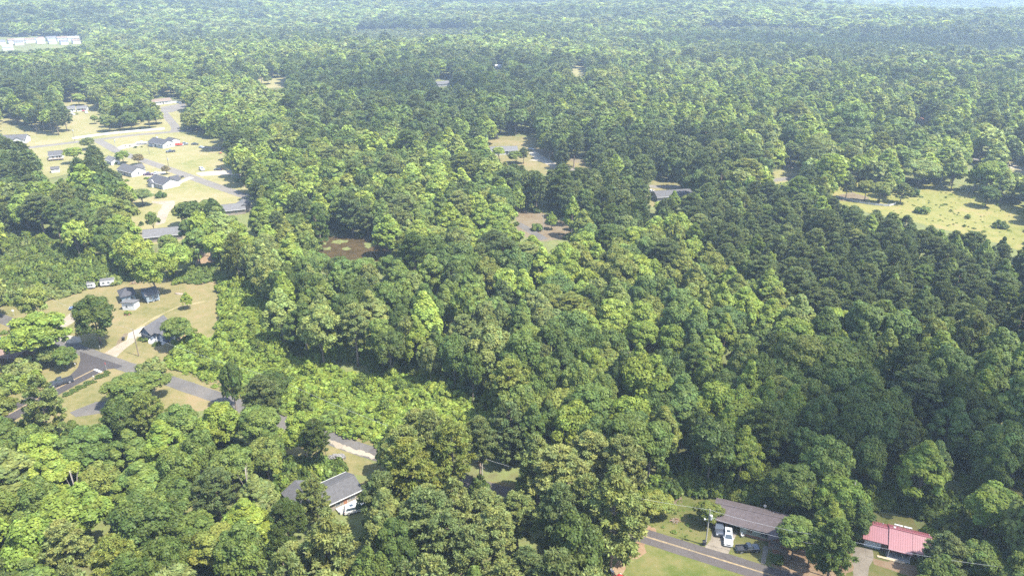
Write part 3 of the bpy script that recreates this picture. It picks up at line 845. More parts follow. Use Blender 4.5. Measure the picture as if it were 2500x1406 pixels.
def forest():
    rng = np.random.default_rng(5)
    # candidates: jittered grid, denser than needed nearby
    def cand(y0, y1, sp):
        xs = []
        n = int((y1 - y0) / sp)
        for j in range(n):
            y = y0 + j * sp
            w = .72 * y + 45
            m = int(2 * w / sp)
            x = -w + (np.arange(m) + (j % 2) * .5) * sp
            xs.append(np.stack([x + rng.uniform(-.42, .42, m) * sp, np.full(m, y) + rng.uniform(-.42, .42, m) * sp], 1))
        return np.concatenate(xs)
    out = []
    for (y0, y1, sp) in ((72, 700, 4.2), (700, 1300, 6.6), (1300, 3600, 12.0)):
        C = cand(y0, y1, sp)
        rng.shuffle(C)
        zg = hills(C[:, 0], C[:, 1])
        # what sort of wood stands here, judged at crown height
        px, py, zc = proj(C[:, 0], C[:, 1], zg + 11)
        zi = np.full(len(C), len(ZONES))
        for k in range(len(ZONES) - 1, -1, -1):
            zi[inpoly(px, py, ZONES[k][0])] = k
        Z = ZONES + [ZDEF, ZPINE, ZPALE]
        hh = np.zeros(len(C)); rr = np.zeros(len(C)); kk = np.zeros(len(C), int); tt = np.empty(len(C), object); ss = np.zeros(len(C))
        stand = np.sin(C[:, 0] / 118 + 1.9 * np.sin(C[:, 1] / 260 + .7)) * np.cos(C[:, 1] / 84 + 1.6 * np.sin(C[:, 0] / 310)) + .35 * np.sin(C[:, 0] / 47 + C[:, 1] / 61)
        zi[(zi == len(ZONES)) & (stand > .42)] = len(ZONES) + 1
        zi[(zi == len(ZONES)) & (stand < -.38)] = len(ZONES) + 2
        patch = np.sin(C[:, 0] / 23 + 2 * np.sin(C[:, 1] / 41)) * np.cos(C[:, 1] / 29 + np.sin(C[:, 0] / 37))
        for k, z in enumerate(Z):
            m = np.where(zi == k)[0]
            if not len(m): continue
            hh[m] = rng.uniform(*z[3], len(m)); rr[m] = rng.uniform(*z[4], len(m))
            kk[m] = rng.choice(3, len(m), p=z[1])
            # neighbours tend to share a colour
            q = (patch[m] * .5 + .5) * len(z[2]) * .3 + rng.uniform(0, len(z[2]) * .75, len(m))
            names = np.array(z[2], object)
            tt[m] = names[np.clip(q.astype(int), 0, len(names) - 1)]
            ss[m] = z[5] * (rr[m] / np.mean(z[4]))
        rr[kk == 0] *= 1.08; rr[kk == 1] *= 1.06; ss *= .88
        # the older woods farther off carry broader crowns, and no two trees are one size
        far = np.clip((np.hypot(C[:, 0], C[:, 1]) - 240) / 160, 0, 1) * (hh > 11)
        var = np.exp(rng.normal(size=len(C)) * .17)
        grow = (1 + .34 * far) * var
        rr *= grow; ss *= .25 + .75 * grow; hh *= (1 + .12 * far) * var ** .5
        pn = kk == 2
        rr[pn] *= 1.12
        rr[pn & (zi > 3)] *= .82
        # pines take pine colours, broadleaves never do
        for i in range(len(C)):
            if kk[i] == 2 and 'pine' not in tt[i] and tt[i] not in ('grey green', 'olive green') and rng.random() < .75:
                tt[i] = ('dark pine green', 'pine green', 'pine green', 'light pine green')[rng.integers(4)]
            elif kk[i] != 2 and 'pine' in tt[i]:
                tt[i] = ('deep green', 'mid green', 'dark green', 'mid green')[rng.integers(4)]
            if kk[i] == 1 and rng.random() < .25:
                tt[i] = ('fresh green', 'bright yellow green')[rng.integers(2)]
        if sp > 11:
            rr *= 1.6; ss *= 1.25
        # spacing
        cell = 9.0; grid = {}
        keep = np.zeros(len(C), bool)
        # clear views and clearings first
        bad = np.zeros(len(C), bool)
        samp = [(0, 0, 0.0), (0, 0, .5), (0, 0, .75), (0, 0, 1.0), (-.85, 0, .6), (.85, 0, .6), (-.6, 0, .85), (.6, 0, .85), (-.7, 0, .35), (.7, 0, .35), (0, 0, .25)]
        for (sx, sy, sz) in samp:
            qx, qy, _ = proj(C[:, 0] + sx * rr, C[:, 1] + sy * rr, zg + sz * hh)
            for poly in KEEP:
                bad |= inpoly(qx, qy, poly)
            if sz <= .6 and sx == 0:
                for poly in THICK:
                    bad |= inpoly(qx, qy, poly)
        ex, ey, ez = proj(C[:, 0], C[:, 1], zg + hh * .58)
        rx = rr * .9 * F_PX / ez; ry = np.maximum(rx * .6, hh * .40 * F_PX / ez)
        for poly in KEEP:
            mx_, my_ = np.mean([p[0] for p in poly]), np.mean([p[1] for p in poly])
            for (qx, qy) in [(mx_, my_)] + [(mx_ + .7 * (p[0] - mx_), my_ + .7 * (p[1] - my_)) for p in poly]:
                bad |= ((qx - ex) / rx) ** 2 + ((qy - ey) / ry) ** 2 < 1
        for e in EXPL:
            bad |= np.hypot(C[:, 0] - e[0], C[:, 1] - e[1]) < (e[2] * .75 + rr * .75)
        order = np.where(~bad)[0]
        for i in order:
            x, y = C[i]; r = ss[i]
            cx_, cy_ = int(x // cell), int(y // cell)
            ok = True
            for ix in (-1, 0, 1):
                for iy in (-1, 0, 1):
                    for j in grid.get((cx_ + ix, cy_ + iy), ()):
                        if (C[j, 0] - x) ** 2 + (C[j, 1] - y) ** 2 < ((r + ss[j]) * .5) ** 2:
                            ok = False; break
                    if not ok: break
                if not ok: break
            if ok:
                keep[i] = True
                grid.setdefault((cx_, cy_), []).append(i)
        m = np.where(keep)[0]
        out.append((C[m], zg[m], hh[m], rr[m], kk[m], tt[m]))
    return [np.concatenate([o[i] for o in out]) for i in range(6)]

# single trees that stand out: kind, photo position of the foot, height, crown radius, colour, variant, label
ETREES = [
    ('oak', 384, 728, 19, 8.6, 'fresh green', 2, 'largest light green tree, spreading over the pale blue clapboard building'),
    ('oak', 246, 840, 17.5, 7.6, 'deep green', 4, 'dense dark tree at the junction in front of the white shed'),
    ('oak', 112, 884, 17, 9.6, 'fresh green', 3, 'open yellow green tree over the road at the left edge'),
    ('gum', 459, 754, 6.4, 2.1, 'fresh green', 1, 'small lone tree in the middle of the mown clearing'),
    ('oak', 444, 852, 11.5, 5.4, 'mid green', 1, 'round tree hiding the right half of the blue house'),
    ('oak', 338, 988, 9.5, 9.2, 'mid green', 2, 'wide low spreading tree beside the grey driveway below the side road'),
    ('oak', 748, 1124, 14.5, 5.0, 'fresh green', 3, 'lit roadside tree left of the gravel pull-out'),
    ('shrub', 60, 912, 6.5, 5.0, 'grey green', 0, 'large rounded bush on the verge left of the pickup'),
    ('oak', 128, 893, 7.5, 4.2, 'grey green', 0, 'small bushy tree beside the brown roofed house'),
    ('oak', 166, 898, 7.5, 4.0, 'mid green', 4, 'low dark tree at the kerb bend of the side road'),
    ('shrub', 20, 955, 6, 5.2, 'mid green', 1, 'low bush at the left edge of the frame'),
    ('shrub', 78, 938, 4.5, 3.8, 'fresh green', 1, 'bush just behind the verge of the side road'),
    ('oak', 1725, 1282, 6.2, 3.4, 'olive green', 2, 'rounded olive tree against the left end of the brown roof'),
    ('oak', 1598, 1262, 6.5, 4.4, 'olive green', 2, 'bushy olive tree at the pine edge left of the lawn'),
    ('oak', 1885, 1232, 8.0, 5.2, 'olive green', 2, 'olive tree with yellow tips behind the brown roofed house'),
    ('oak', 1932, 1364, 10.5, 4.3, 'mid green', 1, 'leafy tree in front of the right half of the brown roof'),
    ('oak', 1925, 1252, 13, 6.2, 'mid green', 0, 'broad tree rising behind the right half of the brown roof'),
    ('gum', 2012, 1345, 12.5, 4.0, 'bright yellow green', 2, 'brightest yellow green tree between the two front houses'),
    ('gum', 1972, 1384, 10.0, 2.6, 'mid green', 0, 'narrow tree near the road between the two houses'),
    ('oak', 2035, 1290, 14, 6.0, 'fresh green', 0, 'tall rounded tree with pale top behind the two front houses'),
    ('oak', 2078, 1318, 11, 4.4, 'deep green', 4, 'dark tree hanging over the left end of the red roof'),
    ('oak', 2040, 1376, 5.0, 2.6, 'deep green', 0, 'short dark tree behind the right utility pole'),
    ('pine', 2292, 1412, 10.5, 4.2, 'light pine green', 3, 'pine in front of the right end of the red roof'),
    ('oak', 2375, 1420, 10, 5.0, 'mid green', 4, 'low broad tree to the right of the red roofed house'),
    ('oak', 2395, 1330, 16, 6.0, 'fresh green', 1, 'sunlit rounded tree behind the right end of the red roof'),
    ('gum', 2262, 1200, 14, 4.0, 'pale green', 0, 'whitish green tree standing out of the dark wood on the right'),
    ('oak', 450, 1102, 13.5, 6.4, 'mid green', 0, 'rounded tree just below the road, left of three'),
    ('oak', 548, 1108, 14.5, 6.6, 'fresh green', 2, 'rounded tree just below the road, middle of three'),
    ('oak', 642, 1112, 15, 6.0, 'mid green', 1, 'rounded tree just below the road, right of three'),
    ('pine', 774, 1292, 13.5, 3.4, 'grey green', 1, 'pine in front of the pale grey angled roof'),
    ('pine', 1188, 1338, 14.5, 4.4, 'light pine green', 1, 'left of two pines just below the gap onto the road'),
    ('pine', 1262, 1346, 14.5, 4.4, 'grey green', 0, 'right of two pines just below the gap onto the road'),
    ('oak', 830, 704, 13.5, 6.0, 'deep green', 0, 'dark tree at the near bank of the pond, left of three'),
    ('oak', 895, 708, 13.5, 6.2, 'mid green', 1, 'tree at the near bank of the pond, middle of three'),
    ('oak', 958, 700, 13.5, 6.0, 'deep green', 3, 'tree at the near bank of the pond, right of three'),
    ('oak', 562, 570, 9.0, 4.6, 'mid green', 1, 'tree hiding the front of the house beside the far street'),
    ('oak', 525, 578, 10.0, 4.4, 'fresh green', 3, 'tree left of the bright one below the far street'),
    ('oak', 418, 628, 10.5, 4.8, 'mid green', 3, 'tree hiding the front of the low long house'),
    ('gum', 1642, 524, 12, 3.6, 'fresh green', 0, 'pointed tree in front of the dark grey roof in the middle distance'),
    ('oak', 1672, 520, 9, 4.2, 'olive green', 2, 'olive tree in front of the dark grey roof in the middle distance'),
    ('oak', 1612, 528, 8, 4.0, 'bright yellow green', 1, 'yellow green tree below the white pickup in the middle distance'),
    # far left neighbourhood
    ('pine', 110, 324, 21, 3.4, 'pine green', 2, 'tall bare stemmed pine on the far lawn, left of two'),
    ('pine', 144, 331, 18.5, 3.8, 'grey green', 2, 'tall bare stemmed pine on the far lawn, right of two'),
    ('oak', 66, 304, 16, 11.5, 'olive green', 2, 'huge rounded oak on the far lawn at the left edge'),
    ('oak', 194, 258, 11, 6.8, 'bright yellow green', 0, 'bright round tree behind the white house with two roofs'),
    ('oak', 268, 322, 13, 7.5, 'olive green', 2, 'leftmost oak of the grove above the white fence'),
    ('oak', 322, 318, 14, 8.6, 'mid green', 2, 'middle oak of the grove above the white fence'),
    ('oak', 366, 314, 17, 7.0, 'deep green', 4, 'rightmost dark oak of the grove above the white fence'),
    ('oak', 300, 284, 16, 9.5, 'olive green', 2, 'oak at the back of the grove above the white fence'),
    ('oak', 344, 278, 15, 8.5, 'fresh green', 0, 'lit oak at the back of the grove near the brown roofed house'),
    ('oak', 232, 303, 7, 3.4, 'fresh green', 0, 'small round tree on the lawn left of the oak grove'),
    ('oak', 218, 366, 8.5, 5.6, 'grey green', 0, 'dark round tree at the bend of the far road'),
    ('oak', 302, 400, 8.5, 5.2, 'fresh green', 0, 'green round tree beside the far road, left of the pinkish one'),
    ('oak', 340, 402, 7, 4.2, 'brownish', 0, 'pinkish brown round tree beside the far road'),
    ('oak', 407, 426, 5.5, 2.8, 'brownish', 0, 'small pinkish round tree at the edge of the far driveway'),
    ('oak', 184, 400, 11, 6.0, 'bright yellow green', 1, 'yellow green tree right of the house with the deck'),
    ('oak', 222, 440, 13, 6.6, 'fresh green', 0, 'bright rounded tree in front of the far road bend'),
    ('oak', 192, 462, 14, 4.0, 'bright yellow green', 3, 'slender yellow tree in front of the rounded green ones'),
    ('oak', 258, 462, 12.5, 5.6, 'mid green', 4, 'dark tree left of the grey roofed far houses'),
    ('oak', 288, 462, 10.5, 4.5, 'pine green', 4, 'dark bushy tree beside the lawn of the far houses'),
    ('oak', 350, 502, 9, 6.4, 'grey green', 1, 'grey green tree in front of the lowest white far house'),
    ('shrub', 392, 482, 4.2, 3.0, 'deep green', 0, 'round dark bush in front of the white gable'),
    ('oak', 448, 552, 12, 4.8, 'olive green', 3, 'feathery tree right of the sandy drive'),
    ('oak', 505, 540, 11, 6.2, 'olive green', 3, 'feathery tree left of the low grey roof'),
    ('oak', 378, 572, 11.5, 3.2, 'mid green', 3, 'slim tree in front of the sandy drive'),
    ('oak', 470, 605, 14, 5.0, 'mid green', 3, 'tree in front of the low grey roof by the sandy drive'),
    ('oak', 585, 612, 14, 4.6, 'fresh green', 1, 'bright tree in front of the grey roof beside the far road'),
    ('oak', 300, 590, 15, 6.2, 'olive green', 1, 'tall olive tree at the back of the thicket on the left'),
    ('pine', 150, 590, 18, 4.0, 'mid green', 2, 'tall bare trunk tree above the left thicket'),
    # middle distance
    ('pine', 1278, 400, 10, 3.0, 'pine green', 0, 'lone pine on the lawn beside the white drive'),
    ('oak', 1260, 400, 8.5, 6.5, 'mid green', 0, 'rounded tree in front of the pale house in the middle distance'),
    ('oak', 1218, 392, 9, 4.8, 'fresh green', 1, 'tree at the left of the pale house in the middle distance'),
    ('pine', 1365, 405, 10.5, 3.2, 'pine green', 3, 'small pine on the lawn beyond the white drive'),
    ('pine', 1330, 380, 14, 4.8, 'fresh green', 1, 'lit pine at the edge of the lawn beyond the white drive'),
    ('gum', 1346, 560, 8.5, 2.8, 'fresh green', 0, 'conical young tree in the straw covered clearing'),
    ('gum', 1402, 562, 8.0, 3.0, 'fresh green', 1, 'second young tree at the right of the straw covered clearing'),
    ('shrub', 1310, 562, 4, 3.2, 'mid green', 0, 'bush at the foot of the pole in the straw covered clearing'),
    ('pine', 2064, 486, 13, 3.8, 'pine green', 1, 'pine with dark trunk beside the fenced yard, left of three'),
    ('oak', 2110, 492, 12, 5.2, 'olive green', 1, 'olive tree beside the fenced yard, middle of three'),
    ('oak', 2146, 496, 12, 5.2, 'olive green', 1, 'olive tree beside the fenced yard, right of three'),
    ('pine', 2197, 497, 10.5, 5.0, 'grey green', 1, 'grey leaning pine at the corner of the meadow'),
    ('oak', 2405, 506, 12, 6.0, 'deep green', 0, 'dark tree with a shadow at the right of the meadow'),
    ('shrub', 2252, 521, 4.5, 3.6, 'mid green', 0, 'lone bush in the middle of the meadow'),
    ('shrub', 2362, 534, 2.6, 1.4, 'mid green', 2, 'small bush on the open meadow'),
    ('shrub', 2440, 556, 3.6, 3.8, 'deep green', 1, 'wide bush at the right of the meadow'),
    ('shrub', 2232, 480, 5.0, 2.8, 'deep green', 2, 'upright bush at the back of the meadow'),
    ('oak', 655, 206, 8, 6.0, 'mid green', 0, 'round tree in the small sunlit clearing far behind'),
]
EXPL = []
for t in ETREES:
    g = G(t[1], t[2]); EXPL.append((g.x, g.y, t[4]))
# the houses keep their own plots free
for (a, b, r) in ((1845, 1300, 9), (1790, 1285, 7), (2180, 1325, 8), (760, 1240, 7), (800, 1225, 7), (390, 815, 7), (320, 738, 6), (375, 735, 6), (262, 696, 6), (395, 350, 12), (310, 425, 9), (395, 450, 10),
                  (20, 345, 14), (175, 268, 12), (395, 252, 12), (570, 512, 9), (400, 578, 10), (1230, 368, 11), (1650, 480, 10), (1085, 206, 8), (1215, 166, 6), (30, 862, 8), (270, 398, 5), (135, 383, 8), (134, 418, 4)):
    g = G(a, b); EXPL.append((g.x, g.y, r))

C, zg, hh, rr, kk, tt = forest()
pxb, pyb, zcb = proj(C[:, 0], C[:, 1], zg)
pxc, pyc, zcc = proj(C[:, 0], C[:, 1], zg + hh * .65)
size_px = rr * F_PX / zcc
inview = (pxc > -30) & (pxc < 2530) & (pyc > -5) & (pyc < 1420)

def where_words(x, y):
    if y > 1060 and x < 620: return 'in the lower left wood'
    if y > 1040 and x < 1560: return 'in the front pines'
    if y > 860 and x > 1900: return 'in the wood behind the red roof'
    if y > 860 and x >= 1250: return 'in the wood behind the brown roof'
    if x > 1650: return 'in the right pine stand'
    if x > 1150: return 'in the central wood'
    if x > 600: return 'in the wood above the thicket'
    return 'in the wood left of the pond'

SEL = np.zeros(len(C), bool)
for group in ((0, 1), (2,)):
    m = np.where(np.isin(kk, group) & inview)[0]
    m = m[np.argsort(-size_px[m])][:236 if 0 in group else 286]
    SEL[m] = True
def ordinal(n):
    w = ('first', 'second', 'third', 'fourth', 'fifth', 'sixth', 'seventh', 'eighth', 'ninth', 'tenth', 'eleventh', 'twelfth')
    return w[n] if n < 12 else '%d%s' % (n + 1, {1: 'st', 2: 'nd', 3: 'rd'}.get((n + 1) % 10 if (n + 1) % 100 not in (11, 12, 13) else 0, 'th'))
sets = {}
for i in np.where(SEL)[0]:
    kind = KINDS[kk[i]]
    shape = {'oak': 'rounded tree', 'gum': 'pointed tree', 'pine': 'pine'}[kind]
    col = 'mid green' if tt[i] == 'pine green' else tt[i].replace(' pine', '')
    sets.setdefault((col, shape, where_words(pxc[i], pyc[i])), []).append(i)
for (col, shape, w), ids in sets.items():
    ids.sort(key=lambda i: -pyc[i])
    nrow = 1 if len(ids) <= 9 else (2 if len(ids) <= 20 else 3)
    rows = [ids[k * len(ids) // nrow:(k + 1) * len(ids) // nrow] for k in range(nrow)]
    rn = {1: [''], 2: [', front rows', ', back rows'], 3: [', front rows', ', middle rows', ', back rows']}[nrow]
    for row, word in zip(rows, rn):
        row.sort(key=lambda i: pxc[i])
        for k, i in enumerate(row):
            lab = f'{col} {shape} {w}{word}' + (f', {ordinal(k)} from left' if len(row) > 1 else '')
            add_tree(KINDS[kk[i]], (C[i, 0], C[i, 1], zg[i]), hh[i], rr[i], tt[i], lab, f'{shape}s {w}')
for (kind, px, py, H, R, tn, var, lab) in ETREES:
    add_tree(kind, G(px, py), H, R, tn, lab, var=var)

M_SNAG = M('dead_wood', (.20, .175, .15), .95, .25, 2)
for (px, py, H, lab) in ((210, 1290, 15, 'grey dead trunk standing in the lower left wood'), (615, 1262, 13, 'bare dead tree beside the pale grey angled roof'), (516, 628, 9, 'leaning bare dead tree below the low long roof'),
                         (905, 560, 14, 'pale bare trunk at the back of the pond'), (2058, 1290, 12, 'dead trunk between the two front houses')):
    e = empty('dead_tree', G(px, py), random.uniform(0, 6), lab, 'dead tree')
    v = HI['oak'][1]
    me = v['trunk'].copy(); me.materials.clear(); me.materials.append(M_SNAG)
    o = bpy.data.objects.new('bare_trunk', me); COL.objects.link(o); o.parent = e; o.scale = (.85, .85, H / 14)

# --- the rest of the woods: one mass
def build_mass():
    m = np.where(~SEL)[0]
    dist = np.hypot(C[m, 0], C[m, 1])
    src = []; index = {}
    for lod, (n, size) in enumerate(((8000, .52), (1800, 1.1), (300, 2.7))):
        for ki, kind in enumerate(KINDS):
            for v in range(len(VAR[kind])):
                index[(lod, ki, v)] = len(src)
                src.append(lod_source(kind, v, n, size * (1.05 if kind == 'pine' else 1), trunk=lod < 2))
    rng = np.random.default_rng(3)
    idx, scl, tint = [], [], []
    for i, d in zip(m, dist):
        lod = 0 if d < 330 else (1 if d < 900 else 2)
        v = int(rng.integers(len(VAR[KINDS[kk[i]]])))
        idx.append(index[(lod, kk[i], v)])
        kw = VAR[KINDS[kk[i]]][v]
        scl.append((rr[i] / kw['R'], rr[i] / kw['R'], hh[i] / kw['H']))
        tint.append(tint_of(tt[i]))
    P = np.stack([C[m, 0], C[m, 1], zg[m]], 1)
    scatter('woodland', P, idx, rng.uniform(0, 6.28, len(m)), scl, tint, src, 'mixed pine and broadleaf woodland running to the horizon', 'woods')
build_mass()

# --- vine thickets and understorey
def build_thickets():
    rng = np.random.default_rng(8)
    src = [lod_source('shrub', v, 1100, .40, trunk=False) for v in range(3)]
    P, idx, scl, tint = [], [], [], []
    for k, poly in enumerate(THICK):
        w = [G(*p) for p in poly]
        x0, x1 = min(p.x for p in w), max(p.x for p in w); y0, y1 = min(p.y for p in w), max(p.y for p in w)
        n = int((x1 - x0) * (y1 - y0) / 2.4)
        x = rng.uniform(x0, x1, n); y = rng.uniform(y0, y1, n)
        ins = inpoly(x, y, [(p.x, p.y) for p in w])
        x, y = x[ins], y[ins]
        for a, b in zip(x, y):
            lump = .5 + .5 * math.sin(a / 7.3 + 1.7 * math.sin(b / 11)) * math.cos(b / 6.1 + math.sin(a / 9))
            big = .5 + .5 * math.sin(a / 19 + 2.1 * math.sin(b / 27 + 1)) * math.cos(b / 23 + 1.3 * math.sin(a / 31))
            h = .45 + 1.25 * lump * (.5 + big) + rng.uniform(0, .3)
            qx, qy, _ = proj(a, b, h * 2.6)
            if any(inpoly(np.array([qx]), np.array([qy]), q)[0] for q in KEEP[:14]): continue
            v = int(rng.integers(3)); r = rng.uniform(.7, 1.75)
            P.append((a, b, -.1)); idx.append(v); scl.append((r, r, h * rng.uniform(.85, 1.15)))
            q = big * 2.6 + lump * 1.2 + rng.uniform(-.5, .5)
            nm = (('mid green', 'fresh green', 'fresh green', 'bright yellow green', 'bright yellow green') if k == 0 else ('deep green', 'mid green', 'grey green', 'mid green', 'fresh green'))[int(np.clip(q + .6, 0, 4))]
            tint.append(tint_of(nm))
    # young trees pushing through the vines
    young = [lod_source('gum', 1, 2500, .5), lod_source('oak', 1, 2500, .5), lod_source('pine', 3, 2500, .55)]
    for k, poly in enumerate(THICK[:3]):
        w = [G(*p) for p in poly]
        x0, x1 = min(p.x for p in w), max(p.x for p in w); y0, y1 = min(p.y for p in w), max(p.y for p in w)
        for _ in range(150):
            a, b = rng.uniform(x0, x1), rng.uniform(y0, y1)
            if not inpoly(np.array([a]), np.array([b]), [(p.x, p.y) for p in w])[0]: continue
            h = rng.uniform(3.2, 6.5)
            qx, qy, _ = proj(np.array([a, a - 1.6, a + 1.6]), np.array([b] * 3), np.array([h, h * .6, h * .6]))
            if any(inpoly(qx, qy, q).any() for q in KEEP[:14]): continue
            v = int(rng.choice(3, p=(.5, .35, .15))); kw = VAR[('gum', 'oak', 'pine')[v]][(1, 1, 3)[v]]
            P.append((a, b, 0)); idx.append(3 + v); scl.append((h * .26 / kw['R'] * rng.uniform(.9, 1.5),) * 2 + (h / kw['H'],))
            tint.append(tint_of(('fresh green', 'mid green', 'bright yellow green', 'mid green')[int(rng.integers(4))]))
    scatter('vine_thicket', P, idx, rng.uniform(0, 6.28, len(P)), scl, tint, src + young, 'bright green vine covered thicket along the road and clearing', 'thicket')
    # understorey: dense along the wood's edge behind the front houses, looser between the trunks out to 420 m
    P, idx, scl, tint = [], [], [], []
    for poly, n in (([(1560, 1215), (1600, 1185), (1700, 1165), (1830, 1165), (2000, 1190), (2130, 1190), (2260, 1200), (2400, 1240), (2300, 1275), (2225, 1252), (2130, 1240), (2000, 1245), (1860, 1225), (1700, 1203), (1600, 1213)], 520),
                    ([(2270, 1290), (2400, 1250), (2560, 1250), (2560, 1460), (2300, 1440), (2330, 1390)], 330), ([(640, 770), (700, 850), (960, 905), (1180, 985), (1245, 1065), (1260, 1020), (1190, 940), (960, 860), (730, 800), (665, 745)], 420), ([(600, 600), (760, 580), (770, 640), (640, 660)], 200),
                    ([(-60, 1040), (150, 1060), (560, 1060), (640, 1180), (300, 1200), (-60, 1150)], 260), ([(560, 1150), (700, 1130), (860, 1150), (800, 1172), (720, 1196), (640, 1215)], 160)):
        w = [G(*p) for p in poly]
        x0, x1 = min(p.x for p in w), max(p.x for p in w); y0, y1 = min(p.y for p in w), max(p.y for p in w)
        c = 0
        while c < n:
            a, b = rng.uniform(x0, x1), rng.uniform(y0, y1)
            if not inpoly(np.array([a]), np.array([b]), [(p.x, p.y) for p in w])[0]: continue
            c += 1
            qx, qy, _ = proj(np.array([a, a, a - 1.5, a + 1.5]), np.array([b] * 4), np.array([0, 2.2, 1.2, 1.2]))
            if any(inpoly(qx, qy, q).any() for q in KEEP): continue
            r = rng.uniform(.6, 1.25); P.append((a, b, -.1)); idx.append(int(rng.integers(3))); scl.append((r, r, r * rng.uniform(.8, 1.8)))
            tint.append(tint_of(('mid green', 'deep green', 'deep green', 'fresh green', 'olive green')[int(rng.integers(5))]))
    m = np.where(np.hypot(C[:, 0], C[:, 1]) < 420)[0]
    for i in m:
        for _ in range(2):
            a = C[i, 0] + rng.normal() * 3.2; b = C[i, 1] + rng.normal() * 3.2
            qx, qy, _ = proj(np.array([a, a, a - 1.5, a + 1.5]), np.array([b] * 4), np.array([0, 2.5, 1.2, 1.2]))
            if any(inpoly(qx, qy, q).any() for q in KEEP): continue
            v = int(rng.integers(3)); r = rng.uniform(.6, 1.3)
            P.append((a, b, -.1)); idx.append(v); scl.append((r, r, r * rng.uniform(.7, 1.5)))
            tint.append(tint_of(('mid green', 'deep green', 'dark green', 'fresh green')[int(rng.integers(4))]))
    scatter('understorey', P, idx, rng.uniform(0, 6.28, len(P)), scl, tint, src, 'low green understorey between the trunks', 'undergrowth')
    # tussocks and saplings in the meadow and along verges
    P, idx, scl, tint = [], [], [], []
    for poly, n, hr in (([(2120, 498), (2200, 470), (2268, 450), (2540, 520), (2540, 610), (2400, 572), (2280, 550), (2170, 516)], 180, (.06, .22)),
                        ([(440, 903), (470, 895), (600, 950), (720, 1005), (960, 1085), (940, 1094), (700, 1018), (560, 964)], 260, (.08, .22)),
                        ([(1550, 1285), (1600, 1225), (1700, 1215), (1720, 1290), (1700, 1325)], 60, (.04, .12)),
                        ([(480, 640), (560, 600), (700, 590), (720, 640), (600, 660)], 90, (.3, .9))):
        w = [G(*p) for p in poly]
        x0, x1 = min(p.x for p in w), max(p.x for p in w); y0, y1 = min(p.y for p in w), max(p.y for p in w)
        c = 0
        while c < n:
            a, b = rng.uniform(x0, x1), rng.uniform(y0, y1)
            if not inpoly(np.array([a]), np.array([b]), [(p.x, p.y) for p in w])[0]: continue
            c += 1
            h = rng.uniform(*hr) * (1 if rng.random() < .85 else 2)
            P.append((a, b, -.02)); idx.append(int(rng.integers(3))); scl.append((h * 1.3, h * 1.3, h)); tint.append(tint_of(('fresh green', 'mid green', 'olive green')[int(rng.integers(3))]))
    scatter('tussocks', P, idx, rng.uniform(0, 6.28, len(P)), scl, tint, src, 'weed tussocks scattered over the meadow and verges', 'weeds')
build_thickets()

# --- haze
def haze():
    mb = MB().box(-9300, 9300, -9300, 9300, -60, 175)
    m = bpy.data.materials.new('haze'); m.use_nodes = True
    nt = m.node_tree
    for n in list(nt.nodes): nt.nodes.remove(n)
    pv = nd(nt, 'ShaderNodeVolumePrincipled'); out = nd(nt, 'ShaderNodeOutputMaterial')
    pv.inputs['Color'].default_value = (.62, .79, 1, 1)
    pv.inputs['Density'].default_value = .00018
    pv.inputs['Anisotropy'].default_value = .2
    nt.links.new(pv.outputs[0], out.inputs['Volume'])
    o = mb.build('haze', m)
    tag(o, 'thin pale summer haze over the whole landscape', 'haze', kind='stuff')
haze()

# --- fair-weather clouds high above the land: their shadows lie over parts of the woods
def clouds():
    m, nt, b = new_mat('cloud')
    b.inputs['Base Color'].default_value = (.9, .9, .9, 1); b.inputs['Roughness'].default_value = 1
    b.inputs['Specular IOR Level'].default_value = 0
    tr = nd(nt, 'ShaderNodeBsdfTransparent'); mx = nd(nt, 'ShaderNodeMixShader'); mx.inputs[0].default_value = .095
    nt.links.new(tr.outputs[0], mx.inputs[1]); nt.links.new(b.outputs[0], mx.inputs[2])
    nt.links.new(mx.outputs[0], nt.nodes['Material Output'].inputs['Surface'])
    m2 = m.copy(); m2.name = 'cloud_dense'
    [n for n in m2.node_tree.nodes if n.type == 'MIX_SHADER'][0].inputs[0].default_value = .30
    rng = random.Random(4)
    alt = 1150.0
    for (px, py, wx, wy) in ((2020, 1120, 95, 60), (1985, 125, 330, 170), (960, 240, 170, 110), (330, 2, 900, 330), (1700, 14, 520, 170), (2150, 218, 150, 60), (1150, 12, 420, 150)):
        g = G(px, py) + SUN_DIR * (alt / SUN_DIR.z)
        e = empty('cloud', g, 0)
        tag(e, kind='structure')
        for k in range(7):
            a = rng.uniform(0, 6.28); q = rng.uniform(.15, .62)
            bm = bmesh.new(); bmesh.ops.create_icosphere(bm, subdivisions=3, radius=1)
            sx = rng.uniform(.38, .62); ph = rng.uniform(0, 9)
            for v in bm.verts:
                n = 1 + .14 * math.sin(4 * v.co.x + ph) * math.sin(5 * v.co.y + 2 * ph) + .08 * math.sin(9 * v.co.x + 7 * v.co.y + ph)
                v.co = Vector((v.co.x * wx * sx * n + math.cos(a) * wx * q, v.co.y * wy * sx * n + math.sin(a) * wy * q, max(v.co.z, -.25) * min(wx, wy) * .35 * n))
            me = bpy.data.meshes.new('billow'); bm.to_mesh(me); bm.free(); me.materials.append(m2 if py < 150 else m)
            o = bpy.data.objects.new('billow', me); COL.objects.link(o); o.parent = e
clouds()

